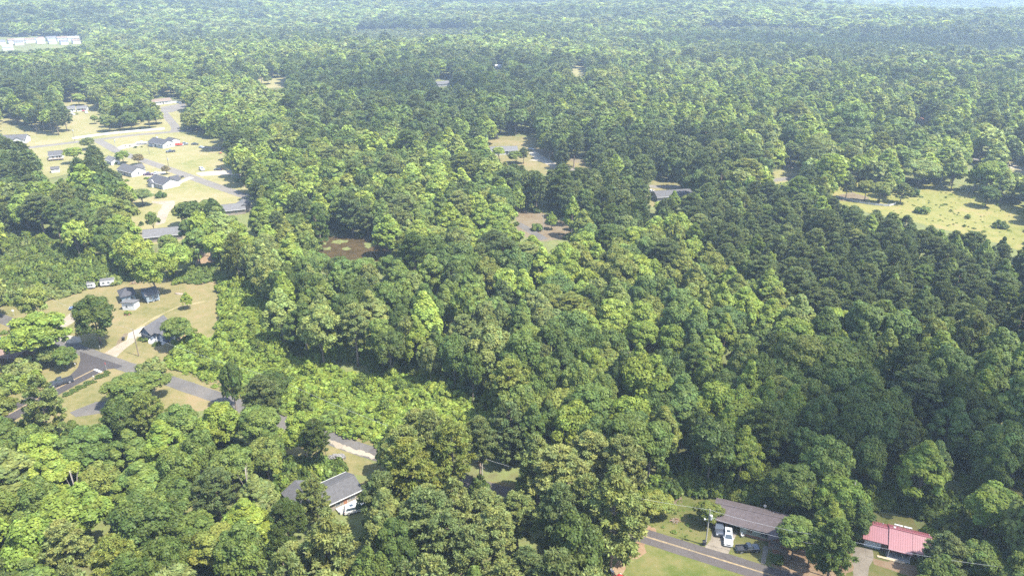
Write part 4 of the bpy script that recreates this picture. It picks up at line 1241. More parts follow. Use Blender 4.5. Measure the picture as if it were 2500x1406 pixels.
# ================================================================== buildings
M_SHING_BR = M('shingle_brown', (.070, .056, .056), .9, .22, 1.6, bump=.3, bscale=9)
M_SHING_GR = M('shingle_grey', (.050, .049, .052), .9, .2, 1.6, bump=.3, bscale=9)
M_SHING_DK = M('shingle_dark', (.036, .036, .041), .9, .2, 1.6, bump=.3, bscale=9)
M_SHING_LT = M('shingle_pale', (.072, .071, .073), .9, .2, 1.2)
M_SHING_TAN = M('shingle_tan', (.105, .078, .06), .9, .2, 1.2)
M_SHING_RB = M('shingle_reddish', (0.126, 0.088, 0.074), .9, .2, 1.4)
M_RED = M('red_metal', (.185, .060, .066), .38, .08, .6, metal=.0, spec=.6)
M_SIDE_W = M('siding_white', (.37, .37, .362), .7, .07, .5)
M_SIDE_G = M('siding_sage', (.19, .21, .175), .75, .1, .8)
M_SIDE_B = M('siding_blue', (.075, .095, .13), .75, .1, .8)
M_SIDE_PB = M('siding_pale_blue', (.15, .18, .20), .8, .2, .7)
M_SIDE_GY = M('siding_grey', (.17, .175, .18), .75, .1, .7)
M_SIDE_T = M('siding_tan', (.17, .145, .12), .8, .12, .7)
M_BRICK = M('brick_red', (0.168, 0.080, 0.055), .9, .25, 3)
M_BRICK_D = M('brick_brown', (0.109, 0.071, 0.059), .9, .25, 3)
M_TRIM = M('trim_white', (.38, .38, .372), .6, .06, 1)
M_WOOD = M('wood_stained', (0.185, 0.084, 0.046), .8, .22, 2)
M_WOOD_G = M('wood_weathered', (0.168, 0.139, 0.109), .9, .25, 2)
M_DARK = M('dark_void', (0.017, 0.017, 0.018), .9, .2, 1)
M_GLASS = M('window_glass', (0.029, 0.038, 0.046), .08, .2, .5, spec=.8)
M_METAL = M('galvanised', (0.353, 0.361, 0.370), .45, .1, 2, metal=.3)
M_BLACK = M('black_plastic', (0.021, 0.022, 0.025), .5, .2, 2)
M_CONCB = M('concrete_block', (0.277, 0.269, 0.252), .9, .15, 2)
M_POLE = M('pole_wood', (0.134, 0.105, 0.084), .9, .25, 2)
M_POLE_P = M('pole_pale', (0.252, 0.239, 0.210), .9, .2, 2)

def place(name, p0, p1, label, cat='house', group=None):
    a, b = G(*p0), G(*p1)
    d = b - a
    e = empty(name, a, math.atan2(d.y, d.x), label, cat, group)
    return e, math.hypot(d.x, d.y)

def block(e, x0, x1, y0, y1, ze, zr, axis, wall, roof, ohf=.4, ohb=.4, ohs=.35, th=.14, hip=False, z0=0.0, ridge_y=None, open_front=False, gutter=None, slab=True):
    """one wing: walls with gables, and a pitched roof with real thickness"""
    mb = MB()
    if axis == 'x':
        ym = (y0 + y1) / 2 if ridge_y is None else ridge_y
        prof = [(y0, z0), (y1, z0), (y1, ze), (ym, zr), (y0, ze)] if not hip else [(y0, z0), (y1, z0), (y1, ze), (y0, ze)]
        mb.prism(prof, x0, x1, 'x')
    else:
        xm = (x0 + x1) / 2
        prof = [(x0, z0), (x1, z0), (x1, ze), (xm, zr), (x0, ze)] if not hip else [(x0, z0), (x1, z0), (x1, ze), (x0, ze)]
        mb.prism(prof, y0, y1, 'y')
    if not open_front:
        mb.build('wall', wall, e)
    rb = MB()
    if hip:
        X0, X1, Y0, Y1 = x0 - ohs, x1 + ohs, y0 - ohf, y1 + ohb
        k = min((X1 - X0), (Y1 - Y0)) / 2
        if axis == 'x': r0, r1 = (X0 + k, (Y0 + Y1) / 2), (X1 - k, (Y0 + Y1) / 2)
        else: r0, r1 = ((X0 + X1) / 2, Y0 + k), ((X0 + X1) / 2, Y1 - k)
        b = [(X0, Y0), (X1, Y0), (X1, Y1), (X0, Y1)]
        zb = ze + .02
        vs = [(p[0], p[1], zb) for p in b] + [(p[0], p[1], zb + th) for p in b] + [(r0[0], r0[1], zr + th), (r1[0], r1[1], zr + th)]
        fs = [(0, 3, 2, 1), (0, 1, 5, 4), (1, 2, 6, 5), (2, 3, 7, 6), (3, 0, 4, 7)]
        if axis == 'x': fs += [(4, 5, 9, 8), (5, 6, 9), (6, 7, 8, 9), (7, 4, 8)]
        else: fs += [(4, 5, 8), (5, 6, 9, 8), (6, 7, 9), (7, 4, 8, 9)]
        rb.add(vs, fs)
    else:
        if axis == 'x':
            sf = (zr - ze) / max(.1, ym - y0); sb = (zr - ze) / max(.1, y1 - ym)
            a = (y0 - ohf, ze - sf * ohf + .03); c = (y1 + ohb, ze - sb * ohb + .03); r = (ym, zr + .03)
            prof = [a, r, c, (c[0], c[1] + th), (r[0], r[1] + th * 1.15), (a[0], a[1] + th)]
            rb.prism(prof, x0 - ohs, x1 + ohs, 'x')
        else:
            sl = (zr - ze) / max(.1, xm - x0)
            a = (x0 - ohs, ze - sl * ohs + .03); c = (x1 + ohs, ze - sl * ohs + .03); r = (xm, zr + .03)
            prof = [a, r, c, (c[0], c[1] + th), (r[0], r[1] + th * 1.15), (a[0], a[1] + th)]
            rb.prism(prof, y0 - ohf, y1 + ohb, 'y')
    ro = rb.build('roof', roof, e)
    if not hip and axis == 'x':
        cap = MB().box(x0 - ohs, x1 + ohs, ym - .14, ym + .14, zr + .03 + th * 1.15 - .03, zr + .03 + th * 1.15 + .035)
        cap.build('ridge_cap', roof, ro)
    if gutter and axis == 'x' and not hip:
        for (yy, zz, sg) in ((y0 - ohf, ze - sf * ohf + .03, -1), (y1 + ohb, ze - sb * ohb + .03, 1)):
            g = MB().box(x0 - ohs, x1 + ohs, min(yy + sg * .003, yy + sg * .12), max(yy + sg * .003, yy + sg * .12), zz - .02, zz + .13)
            g.build('gutter', gutter, ro)
    return ro

def window(e, face, at, u, z, w, h, shutter=None, frame=None, door=False, mat=None):
    """face f/b/l/r of a wing lying at coordinate `at`; u is the middle along the wall"""
    sgn = {'f': -1, 'b': 1, 'l': -1, 'r': 1}[face]
    def bx(u0, u1, d0, d1, z0, z1):
        a, b = at + sgn * d0, at + sgn * d1
        lo, hi = min(a, b), max(a, b)
        return MB().box(u0, u1, lo, hi, z0, z1) if face in 'fb' else MB().box(lo, hi, u0, u1, z0, z1)
    f = bx(u - w / 2 - .07, u + w / 2 + .07, .004, .06, z - .07, z + h + .07).build('door' if door else 'window', frame or M_TRIM, e)
    if door:
        bx(u - w / 2, u + w / 2, .062, .085, z, z + h).build('leaf', mat or M_WOOD, f)
        bx(u + w / 2 - .16, u + w / 2 - .08, .088, .13, z + h * .45, z + h * .5).build('handle', M_METAL, f)
    else:
        bx(u - w / 2, u - .02, .062, .075, z, z + h * .49).build('pane', M_GLASS, f)
        bx(u + .02, u + w / 2, .062, .075, z, z + h * .49).build('pane', M_GLASS, f)
        bx(u - w / 2, u - .02, .062, .075, z + h * .52, z + h).build('pane', M_GLASS, f)
        bx(u + .02, u + w / 2, .062, .075, z + h * .52, z + h).build('pane', M_GLASS, f)
    if shutter:
        for s_ in (-1, 1):
            c = u + s_ * (w / 2 + .07 + .2)
            bx(c - .19, c + .19, .004, .05, z - .04, z + h + .04).build('shutter', shutter, e)
    return f

def posts(e, pts, z0, z1, r, mat, name='post'):
    for (x, y) in pts:
        MB().box(x - r, x + r, y - r, y + r, z0, z1).build(name, mat, e)

# ---- front right: long brown-roofed ranch house with carport
def brown_house():
    e, L = place('ranch_house', (1740, 1288), (1949, 1340), 'sage green ranch house with brown shingle roof and open carport')
    cp = 5.4
    D = 6.6
    ro = block(e, 0, L, 0, D, 2.5, 3.85, 'x', M_SIDE_G, M_SHING_BR, .45, .45, .35, open_front=True)
    # walled part
    MB().prism([(0, .55), (D, .55), (D, 2.5), (D / 2, 3.85), (0, 2.5)], cp, L, 'x').build('wall', M_SIDE_G, e)
    MB().box(cp - .01, L + .01, -.012, D + .012, 0, .548).build('foundation', M_BRICK, e)
    # carport
    MB().box(0, cp - .01, D - .15, D, 0, 2.5).build('carport_wall', M_BRICK_D, e)
    MB().box(0, .2, .3, D - .16, 0, 1.0).build('carport_wall', M_BRICK, e)
    posts(e, [(.1, .1), (.1, 3.2), (2.7, .1)], 0, 2.47, .07, M_WOOD)
    MB().box(-.1, cp, -.1, .1, 2.3, 2.47).build('carport_beam', M_WOOD, e)
    MB().prism([(0, 2.5), (D, 2.5), (D / 2, 3.83)], 0, .08, 'x').build('gable_end', M_WOOD, e)
    for (u, w) in ((7.3, .8), (10.3, 1.5), (15.8, 1.3)):
        window(e, 'f', 0, u, 1.05, w, 1.15, frame=M_WOOD)
    window(e, 'f', 0, 12.6, .55, .95, 2.0, door=True, frame=M_WOOD)
    window(e, 'b', D, 9, 1.1, 1.1, 1.0); window(e, 'b', D, 14, 1.1, 1.1, 1.0)
    # porch
    MB().box(11.2, 15.0, -2.2, -.02, .05, .5).build('porch_deck', M_WOOD_G, e)
    for k in range(3):
        MB().box(12.1, 13.4, -2.24 - .3 * (k + 1), -2.24 - .3 * k, 0, .5 - .15 * (k + 1)).build('step', M_WOOD, e)
    posts(e, [(11.3, -2.1), (12.05, -2.1), (13.45, -2.1), (14.9, -2.1)], .5, 1.45, .05, M_WOOD, 'rail_post')
    posts(e, [(11.3, -2.0), (14.9, -2.0)], .5, 2.45, .06, M_WOOD)
    for (x0, x1) in ((11.36, 12.0), (13.5, 14.84)):
        for z in (.75, 1.05, 1.38):
            MB().box(x0, x1, -2.13, -2.07, z, z + .08).build('rail', M_WOOD, e)
    pr = MB().prism([(10.9, 2.35), (13.1, 3.35), (15.3, 2.35), (15.3, 2.47), (13.1, 3.5), (10.9, 2.47)], -2.4, 2.2, 'y').build('porch_roof', M_SHING_BR, e)
    # dish and vents
    d = MB(); d.tube([(9.6, D + .3, 2.55), (9.6, D + .25, 3.3)], [.03, .03], 6)
    d.build('dish_mast', M_METAL, e)
    MB().disc_y(9.6, D + .05, D + .13, 3.45, .33, 14).build('satellite_dish', M_METAL, e)
    for (x, y) in ((6.9, 4.6), (11.4, 4.9)):
        MB().tube([(x, y, 3.0), (x, y, 3.65)], [.06, .06], 8).build('vent_pipe', M_METAL, ro)
brown_house()

def red_house():
    e, L = place('red_roofed_house', (2106.5, 1331), (2262, 1371), 'brick house with ribbed red metal roof and white porch posts')
    D = 5.3; gx = 4.25
    MB().prism([(0, 0), (D, 0), (D, 2.35), (2.75, 3.45), (0, 2.35)], 0, gx, 'x').build('wall', M_BRICK_D, e)
    MB().prism([(0, 0), (D, 0), (D, 2.45), (2.75, 3.7), (0, 2.45)], gx + .004, L, 'x').build('wall', M_BRICK_D, e)
    def slab(x0, x1, yf, zf, yr, zr, yb, zb, th=.1):
        r = MB().prism([(yf, zf), (yr, zr), (yb, zb), (yb, zb + th), (yr, zr + th), (yf, zf + th)], x0, x1, 'x').build('roof', M_RED, e)
        ribs = MB()
        n = int((x1 - x0) / .42)
        for k in range(n + 1):
            x = x0 + .02 + (x1 - x0 - .06) * k / n
            ribs.prism([(yf, zf + th + .002), (yr, zr + th + .002), (yr, zr + th + .035), (yf, zf + th + .035)], x, x + .035, 'x')
            ribs.prism([(yr, zr + th + .002), (yb, zb + th + .002), (yb, zb + th + .035), (yr, zr + th + .035)], x, x + .035, 'x')
        o = ribs.build('roof_ribs', M_RED, r); o['kind'] = 'stuff'
        MB().box(x0, x1, yr - .16, yr + .16, zr + th + .02, zr + th + .06).build('ridge_cap', M_RED, r)
        return r
    slab(-.4, gx, -.75, 2.2, 2.75, 3.55, D + .4, 2.25)
    slab(gx + .03, 8.55, -1.75, 1.98, 2.75, 3.85, D + .4, 2.4)
    slab(8.58, L + .4, -1.0, 2.2, 2.75, 3.83, D + .4, 2.4)
    MB().box(.15, 3.15, -.07, -.004, .05, 2.05).build('garage_door', M('garage_paint', (.36, .40, .44), .6, .06, 1), e)
    for x, w in ((6.9, 1.05), (10.6, 1.0)):
        window(e, 'f', 0, x, .9, w, 1.15, shutter=M_TRIM if x > 9 else None)
    window(e, 'f', 0, 5.2, .12, .9, 2.05, door=True)
    posts(e, [(4.5, -1.6), (8.3, -1.6)], 0, 2.0, .07, M_TRIM, 'porch_post')
    MB().box(4.3, 8.5, -1.9, -.01, 0, .14).build('porch_slab', M_CONCB, e)
    MB().box(2.6, 7.6, -2.5, -1.95, 0, .18).build('stone_edging', M('sandstone', (.34, .27, .18), .9, .2, 2), e)
    MB().box(5.1, 5.5, 3.0, 3.4, 3.6, 3.98).build('roof_vent', M_TRIM, e)
    MB().tube([(11.6, 3.6, 3.3), (11.6, 3.6, 3.95)], [.06, .06], 8).build('vent_pipe', M_TRIM, e)
    MB().tube([(3.3, 4.4, 2.6), (3.3, 4.4, 3.35)], [.06, .06], 8).build('vent_pipe', M_TRIM, e)
    for (x0, x1) in ((5.6, 7.2), (7.4, 8.9)):
        MB().box(x0, x1, D + .5, D + .9, 2.5, 2.62).build('awning', M_TRIM, e)
red_house()

def grey_house():
    e, L = place('grey_roofed_house', (778, 1264), (863, 1224), 'house with angled pale grey shingle roof among the front pines')
    block(e, 0, L + 2, 0, 7.0, 2.5, 3.9, 'x', M_SIDE_T, M_SHING_GR, .5, .5, .4, gutter=M_TRIM)
    block(e, -3.4, 2.6, .3, 9.4, 2.5, 4.0, 'y', M_SIDE_T, M_SHING_GR, .45, .45, .45)
    for u in (4.6, 8.2):
        window(e, 'f', 0, u, .9, 1.1, 1.2)
    window(e, 'f', 0, 6.4, .1, .95, 2.1, door=True)
    MB().box(4.0, 9.4, -2.2, -.02, .0, .4).build('porch_deck', M_CONCB, e)
    for x in (4.1, 6.0, 7.4, 9.3):
        MB().box(x - .06, x + .06, -2.15, -2.03, .4, 1.4).build('rail_post', M_TRIM, e)
    for (x0, x1) in ((4.17, 5.93), (7.47, 9.23)):
        for z in (.7, 1.0, 1.32):
            MB().box(x0, x1, -2.12, -2.06, z, z + .09).build('rail', M_TRIM, e)
    MB().tube([(-.6, 2.2, 2.9), (-.6, 2.2, 4.05)], [.07, .07], 8).build('vent_pipe', M_TRIM, e)
grey_house()

def blue_house():
    e, L = place('blue_house', (347.5, 830), (414, 839), 'blue house with steep grey gables and white front steps')
    block(e, 0, 3.6, 0, 8.6, 2.7, 4.7, 'y', M_SIDE_B, M_SHING_GR, .45, .4, .45)
    block(e, 3.604, L, 1.2, 7.6, 2.65, 4.4, 'x', M_SIDE_B, M_SHING_GR, .4, .4, .4)
    block(e, 6.2, 8.8, -.2, 1.196, 2.45, 3.5, 'y', M_SIDE_B, M_SHING_GR, .4, -.05, .35)
    window(e, 'f', 0, 1.2, .9, .6, 1.4); window(e, 'f', 0, 2.1, .9, .6, 1.4, shutter=None)
    MB().box(.45, .8, -.05, -.004, .85, 2.35).build('shutter', M_BLACK, e); MB().box(2.55, 2.9, -.05, -.004, .85, 2.35).build('shutter', M_BLACK, e)
    window(e, 'f', 1.2, 5.0, 1.0, .55, 1.2); window(e, 'f', 1.2, 5.75, 1.0, .55, 1.2)
    window(e, 'f', -.2, 7.5, .45, .9, 2.0, door=True, mat=M_TRIM)
    MB().box(3.62, 6.15, -.6, 1.19, .0, .42).build('porch_floor', M_CONCB, e)
    for k in range(3):
        MB().box(3.7, 5.0, -.62 - .32 * (k + 1), -.62 - .32 * k, 0, .42 - .13 * (k + 1) + .1).build('step', M_TRIM, e)
    for x in (3.62, 5.0):
        MB().prism([(-1.6, .05), (-.65, .45), (-.65, 1.35), (-1.6, .95)], x, x + .08, 'x').build('stair_rail', M_TRIM, e)
    MB().box(5.2, 6.1, -.58, -.5, .45, 1.3).build('rail', M_TRIM, e)
    for x in (6.35, 8.55):
        MB().box(x, x + .14, -1.15, -1.0, 0, 2.4).build('porch_post', M_TRIM, e)
    MB().box(6.3, 8.7, -1.2, -.21, 0, .3).build('stoop', M_TRIM, e)
    window(e, 'l', 0, 4.0, .9, .8, 1.3); window(e, 'r', L, 4.4, .9, .8, 1.3)
blue_house()

def white_shed():
    e, L = place('white_shed', (300, 757), (330, 757), 'small white shed with one dark window beside the dense dark tree', 'shed')
    D = 3.6
    MB().prism([(0, 0), (D, 0), (D, 2.2), (0, 2.75)], 0, L, 'x').build('wall', M_SIDE_W, e)
    MB().prism([(-.35, 2.84), (D + .3, 2.18), (D + .3, 2.3), (-.35, 2.97)], -.3, L + .3, 'x').build('roof', M_SHING_LT, e)
    window(e, 'f', 0, L * .38, 1.1, .55, .8)
    window(e, 'r', L, 1.8, .05, .9, 1.95, door=True, mat=M_TRIM)
white_shed()

def dark_house():
    e, L = place('dark_roofed_house', (300, 742), (333, 735), 'pale walled house with dark hipped roof behind the white shed')
    block(e, 0, L, 0, 6.5, 2.6, 4.6, 'x', M_SIDE_PB, M_SHING_DK, .45, .45, .45, hip=True)
    window(e, 'f', 0, L * .35, .9, .7, 1.2); window(e, 'f', 0, L * .75, .9, .7, 1.2); window(e, 'r', L, 3, .9, .8, 1.2)
dark_house()

def clapboard():
    e, L = place('clapboard_building', (360, 741), (391, 733), 'weathered pale blue clapboard building on dark piers under a tree', 'building')
    block(e, 0, L, 0, 6, 2.9, 4.3, 'x', M_SIDE_PB, M_SHING_LT, .3, .3, .3, z0=.45)
    for x in (.3, L / 2, L - .3):
        for y in (.25, 5.75):
            MB().box(x - .2, x + .2, y - .2, y + .2, 0, .448).build('pier', M_CONCB, e)
    window(e, 'f', 0, L * .3, 1.2, .8, 1.2); window(e, 'f', 0, L * .7, 1.2, .8, 1.2)
clapboard()

def trailer(p0, p1, label, D=2.4, H=2.5):
    e, L = place('white_trailer', p0, p1, label, 'trailer', 'white trailers at the back of the clearing')
    b = MB().box(0, L, 0, D, .55, H).build('body', M_SIDE_W, e, bevel=.12)
    MB().box(-.05, L + .05, -.05, D + .05, H + .003, H + .1).build('roof', M_SHING_LT, e)
    for u in (L * .25, L * .62):
        window(e, 'f', 0, u, 1.35, .7, .6)
    window(e, 'f', 0, L * .85, .6, .6, 1.6, door=True, mat=M_TRIM)
    for x in (L * .4, L * .52):
        for (y0, y1) in ((.02, .2), (D - .2, D - .02)):
            MB().disc_y(x, y0, y1, .33, .33, 14).build('wheel', M_BLACK, e)
    MB().tube([(-.9, D / 2, .45), (.05, D / 2, .6)], [.05, .05], 6).build('tow_bar', M_METAL, e)
trailer((246, 702), (280, 698), 'larger white trailer with dark windows at the back of the clearing')
trailer((214, 707), (233, 705), 'smaller white trailer half sunk in the thicket')

def brown_left():
    e, L = place('hipped_house', (-40, 889), (38, 893), 'house with low reddish brown hipped roof at the left edge')
    block(e, 0, L, 0, 8.0, 2.5, 4.0, 'x', M_BRICK_D, M_SHING_RB, .5, .5, .5, hip=True)
    window(e, 'f', 0, L - 2, .9, 1, 1.2); window(e, 'r', L, 3, .9, .9, 1.2)
    MB().tube([(L - 3.5, 5.0, 3.2), (L - 3.5, 5, 4.1)], [.06, .06], 8).build('vent_pipe', M_TRIM, e)
brown_left()

def tarp_canopy():
    e, L = place('tarp_canopy', (-10, 850), (46, 848), 'blue tarpaulin canopy behind the reddish brown roof', 'canopy')
    prof = [(-.1, 1.7), (.8, 2.3), (1.8, 2.5), (2.8, 2.3), (3.7, 1.7), (3.7, 1.75), (2.8, 2.36), (1.8, 2.57), (.8, 2.36), (-.1, 1.75)]
    MB().prism(prof, 0, L, 'x').build('tarpaulin', M('tarp_blue', (.035, .16, .46), .45, .25, .8, spec=.5), e)
    posts(e, [(.2, .1), (.2, 3.5), (L - .2, .1), (L - .2, 3.5)], 0, 1.72, .04, M_METAL)
tarp_canopy()

# ---- far left neighbourhood
def gable_house(p0, p1, D, ze, zr, label, roof, wall, wing=None, frontw=(), door=None, rightw=(), chimney=None, porch=None, group='houses of the far neighbourhood', front_gable=None):
    e, L = place('neighbourhood_house', p0, p1, label, 'house', group)
    block(e, 0, L, 0, D, ze, zr, 'x', wall, roof, .45, .45, .3, gutter=M_TRIM)
    if wing:
        block(e, *wing[:4], wing[4], wing[5], wing[6], wall, roof, .35, .35, .3)
    if front_gable:
        x0, x1, y0, z1, z2 = front_gable
        block(e, x0, x1, y0, -.004, z1, z2, 'y', wall, roof, .35, -.3, .3)
    for f in frontw: window(e, 'f', 0, L * f, .95, .9, 1.25)
    if door: window(e, 'f', 0, L * door, .1, .95, 2.05, door=True, mat=M_DARK)
    for f in rightw: window(e, 'r', L, D * f, 1.0, .8, 1.1)
    if chimney:
        cx_, cy_, cz = chimney
        MB().box(cx_ - .5, cx_ + .5, cy_ - .5, cy_ + .5, 1.5, cz).build('chimney', M_TRIM, e)
    if porch:
        x0, x1, dep = porch
        MB().box(x0, x1, -dep, -.01, 0, .3).build('porch_deck', M_WOOD_G, e)
        for k in range(3):
            x = x0 + .1 + (x1 - x0 - .2) * k / 2
            MB().box(x - .07, x + .07, -dep + .05, -dep + .19, .3, 2.4).build('porch_post', M_TRIM, e)
        MB().prism([(-dep - .3, 2.4), (-.02, 2.7), (-.02, 2.8), (-dep - .3, 2.52)], x0 - .2, x1 + .2, 'x').build('porch_roof', roof, e)
    return e
gable_house((363, 356), (398.6, 363.5), 8.6, 2.6, 4.6, 'white house with slate grey roof and white chimney on the far lawn', M_SHING_DK, M_SIDE_W, wing=(5.0, 11.5, 8.3, 15.5, 2.5, 4.0, 'x'),
            frontw=(.2, .75, .9), door=.5, rightw=(.35, .65), chimney=(2.6, 5.2, 5.3), porch=(3.0, 7.5, 1.4))
gable_house((288, 424), (322.3, 433.5), 8.4, 2.6, 4.9, 'white gabled house with grey roof left of the small pinkish tree', M_SHING_GR, M_SIDE_W, frontw=(.3, .7), door=.5, rightw=(.5,), wing=(4, 9.5, 5, 11, 2.6, 4.4, 'y'))
gable_house((362, 452), (398.6, 463.6), 9.6, 2.6, 4.7, 'white gabled house with dark grey roof, lowest on the far street', M_SHING_DK, M_SIDE_W, frontw=(.12, .72), door=.35, front_gable=(3.2, 7.0, -1.6, 2.5, 3.9),
            wing=(6.5, 11.5, 8, 12.5, 2.6, 4.3, 'y'))
gable_house((258, 397), (272.5, 404.5), 5.0, 2.4, 3.6, 'small plain white outbuilding beside the round bush on the far street', M_SHING_LT, M_SIDE_W, frontw=(.5,), door=.8)
def deck_house():
    e = gable_house((121, 392), (154, 389), 8, 2.8, 4.6, 'house with broad grey roof and raised timber deck facing the camera', M_SHING_GR, M_SIDE_W, frontw=(.3, .6), door=.8)
    MB().box(-.5, 7.8, -2.8, -.02, .9, 1.05).build('deck', M_WOOD_G, e)
    posts(e, [(-.4, -2.7), (2.2, -2.7), (5, -2.7), (7.7, -2.7)], 0, 1.95, .06, M_WOOD_G, 'deck_post')
    MB().box(-.45, 7.75, -2.66, -2.6, 1.85, 1.95).build('rail', M_WOOD_G, e)
deck_house()
def small_shed():
    e, L = place('garden_shed', (126, 423), (146, 421), 'small garden shed with white front and grey roof below the deck', 'shed')
    block(e, 0, L, 0, 3.6, 2.1, 3.0, 'x', M_SIDE_W, M_SHING_GR, .25, .25, .2)
    window(e, 'f', 0, L * .5, .05, 1.0, 1.8, door=True, mat=M_TRIM)
small_shed()
gable_house((-25, 354), (64, 350), 9, 2.8, 5.0, 'long grey roofed house with white front gable at the left edge', M_SHING_GR, M_SIDE_W, frontw=(.35, .85), front_gable=(14.5, 20.5, -1.4, 2.7, 4.4))
gable_house((148, 277), (185, 274), 7.5, 2.9, 4.4, 'white two storey looking house with pale grey roof under the tall pines', M_SHING_LT, M_SIDE_W, frontw=(.2, .5, .8), door=.62)
gable_house((188, 273), (212, 272), 6.5, 2.6, 3.9, 'white garage with pale grey roof beside the red car', M_SHING_LT, M_SIDE_W, frontw=(.25,), door=.6)
gable_house((364, 259), (420, 253), 8, 2.7, 4.3, 'long white house with tan brown roof at the end of the far street', M_SHING_TAN, M_SIDE_W, frontw=(.25, .5, .75), door=.62)
gable_house((545, 528), (600, 522), 8.5, 2.5, 4.2, 'house with pale grey roof beside the lower end of the far street', M_SHING_LT, M_SIDE_T, wing=(7, 13, 2, 11, 2.5, 4.1, 'y'), frontw=(.3, .6))
gable_house((352, 594), (446, 584), 9, 2.5, 4.4, 'low long house with pale grey roof behind the largest tree', M_SHING_LT, M_SIDE_T, frontw=(.2, .45, .8), door=.6)
gable_house((296, 486), (313, 483), 5, 2.3, 3.6, 'little grey roofed outbuilding in the trees below the far lawn', M_SHING_GR, M_SIDE_GY, door=.5)
gable_house((1199, 379), (1264, 377), 8.5, 2.6, 4.2, 'pale roofed house half hidden by trees beside the white drive', M_SHING_LT, M_SIDE_W, frontw=(.2, .5, .8), door=.6, group=None)
gable_house((1604, 494), (1692, 488), 9, 2.6, 4.4, 'dark grey roofed house behind the white pickup in the middle distance', M_SHING_GR, M_SIDE_GY, frontw=(.2, .5), group=None)
gable_house((1069, 213), (1099, 210), 8, 2.7, 4.4, 'distant grey roofed house alone in the dark wood', M_SHING_LT, M_SIDE_GY, frontw=(.3, .7), group=None)
gable_house((1206, 169), (1223, 169), 7, 2.8, 4.4, 'distant small white roofed house in the dark wood', M_SIDE_W, M_SIDE_GY, frontw=(.5,), group=None)
gable_house((2241, 302), (2256, 302), 6, 2.5, 4.0, 'distant small house with red roof in the wood on the right', M_BRICK, M_SIDE_W, door=.5, group=None)
SUBD = [(-8, 113, 24), (8, 125, 26), (22, 108, 20), (38, 114, 22), (40, 104, 22), (64, 108, 22), (76, 101, 18), (92, 110, 20), (96, 103, 14), (116, 101, 24), (122, 111, 18), (142, 104, 26), (150, 112, 18), (168, 104, 28), (180, 110, 18)]
for i, (x, y, w) in enumerate(SUBD):
    row = 'front row' if y > 107 else 'back row'
    nth = ('first', 'second', 'third', 'fourth', 'fifth', 'sixth', 'seventh', 'eighth', 'ninth', 'tenth', 'eleventh')[sum(1 for q in SUBD[:i] if (q[1] > 107) == (y > 107))]
    e = gable_house((x, y), (x + w, y - 1.0), 9, 4.8, 7.2, f'white house of the distant estate, {nth} from the left in the {row}', (M_SHING_LT, M_SIDE_GY, M_SHING_TAN)[i % 3], M_TRIM, frontw=(.25, .75), group='houses of the distant estate')
    e.name = 'estate_house'

# ---- fences
def panel_fence(name, pts, h, mat, label, board_w=2.4, boards=True, post=None):
    P = smooth_line([G(*p) for p in pts], board_w)
    e = empty(name, P[0], 0, label, 'fence')
    o = P[0]
    for i, p in enumerate(P):
        q = p - o
        MB().box(q.x - .07, q.x + .07, q.y - .07, q.y + .07, 0, h + .1).build('post', post or mat, e)
    for a, b in zip(P, P[1:]):
        d = (b - a); L = d.length
        ob = MB().box(.08, L - .08, -.03, .03, .12, h).build('panel', mat, e)
        ob.location = a - o; ob.rotation_euler = (0, 0, math.atan2(d.y, d.x))
panel_fence('white_fence', [(178, 341), (250, 331), (330, 323), (402, 317)], 1.5, M_TRIM, 'long white panel fence along the far road below the oak grove')
panel_fence('white_fence', [(420, 253), (432, 252), (444, 256)], 1.8, M_TRIM, 'short white fence right of the tan brown roof')
panel_fence('wooden_fence', [(214, 243), (228, 247), (246, 254)], 1.8, M_WOOD_G, 'dark weathered board fence behind the bright round tree')
panel_fence('wooden_fence', [(500, 362), (520, 364), (536, 366)], 1.5, M_WOOD_G, 'brown board fence at the back of the far lawn')
panel_fence('pale_fence', [(2040, 482), (2080, 492), (2120, 500), (2170, 504), (2186, 499)], 1.1, M_CONCB, 'pale low fence round the yard beside the meadow', 3.0)

# ================================================================== vehicles
def paint(name, col):
    return M('paint_' + name, col, .28, .05, .6, spec=.6, coat=.6)
PAINT = {'white': paint('car_white', (.40, .40, .40)), 'black': paint('car_black', (0.010, 0.011, 0.015)), 'charcoal': paint('car_charcoal', (0.030, 0.034, 0.043)), 'silver': paint('car_silver', (0.281, 0.289, 0.306)),
         'navy': paint('car_navy', (0.025, 0.038, 0.076)), 'red': paint('car_red', (0.255, 0.025, 0.021)), 'purple': paint('car_purple', (0.060, 0.030, 0.076)), 'grey': paint('car_grey', (0.102, 0.106, 0.115))}
M_TYRE = M('tyre', (.02, .02, .02), .9, .2, 3)
M_RIM = M('rim', (.38, .38, .40), .35, .1, 3, metal=.6)
M_LAMP = M('headlamp', (.55, .56, .58), .15, .05, 1, spec=.8)
M_TAIL = M('tail_lamp', (.30, .02, .02), .3, .05, 1)

def pane_on(e, name, quad, inset=.07, off=.012, mat=None):
    q = [Vector(p) for p in quad]
    c = sum(q, Vector()) / 4
    n = (q[1] - q[0]).cross(q[3] - q[0]).normalized()
    if n.dot(c - Vector((0, 0, .9))) < 0: n = -n
    lo = [p + (c - p) * inset * 2 + n * .003 for p in q]; hi = [p + n * off for p in lo]
    mb = MB(); mb.add(lo + hi, [(0, 1, 2, 3), (4, 5, 6, 7), (0, 1, 5, 4), (1, 2, 6, 5), (2, 3, 7, 6), (3, 0, 4, 7)])
    return mb.build(name, mat or M_GLASS, e)

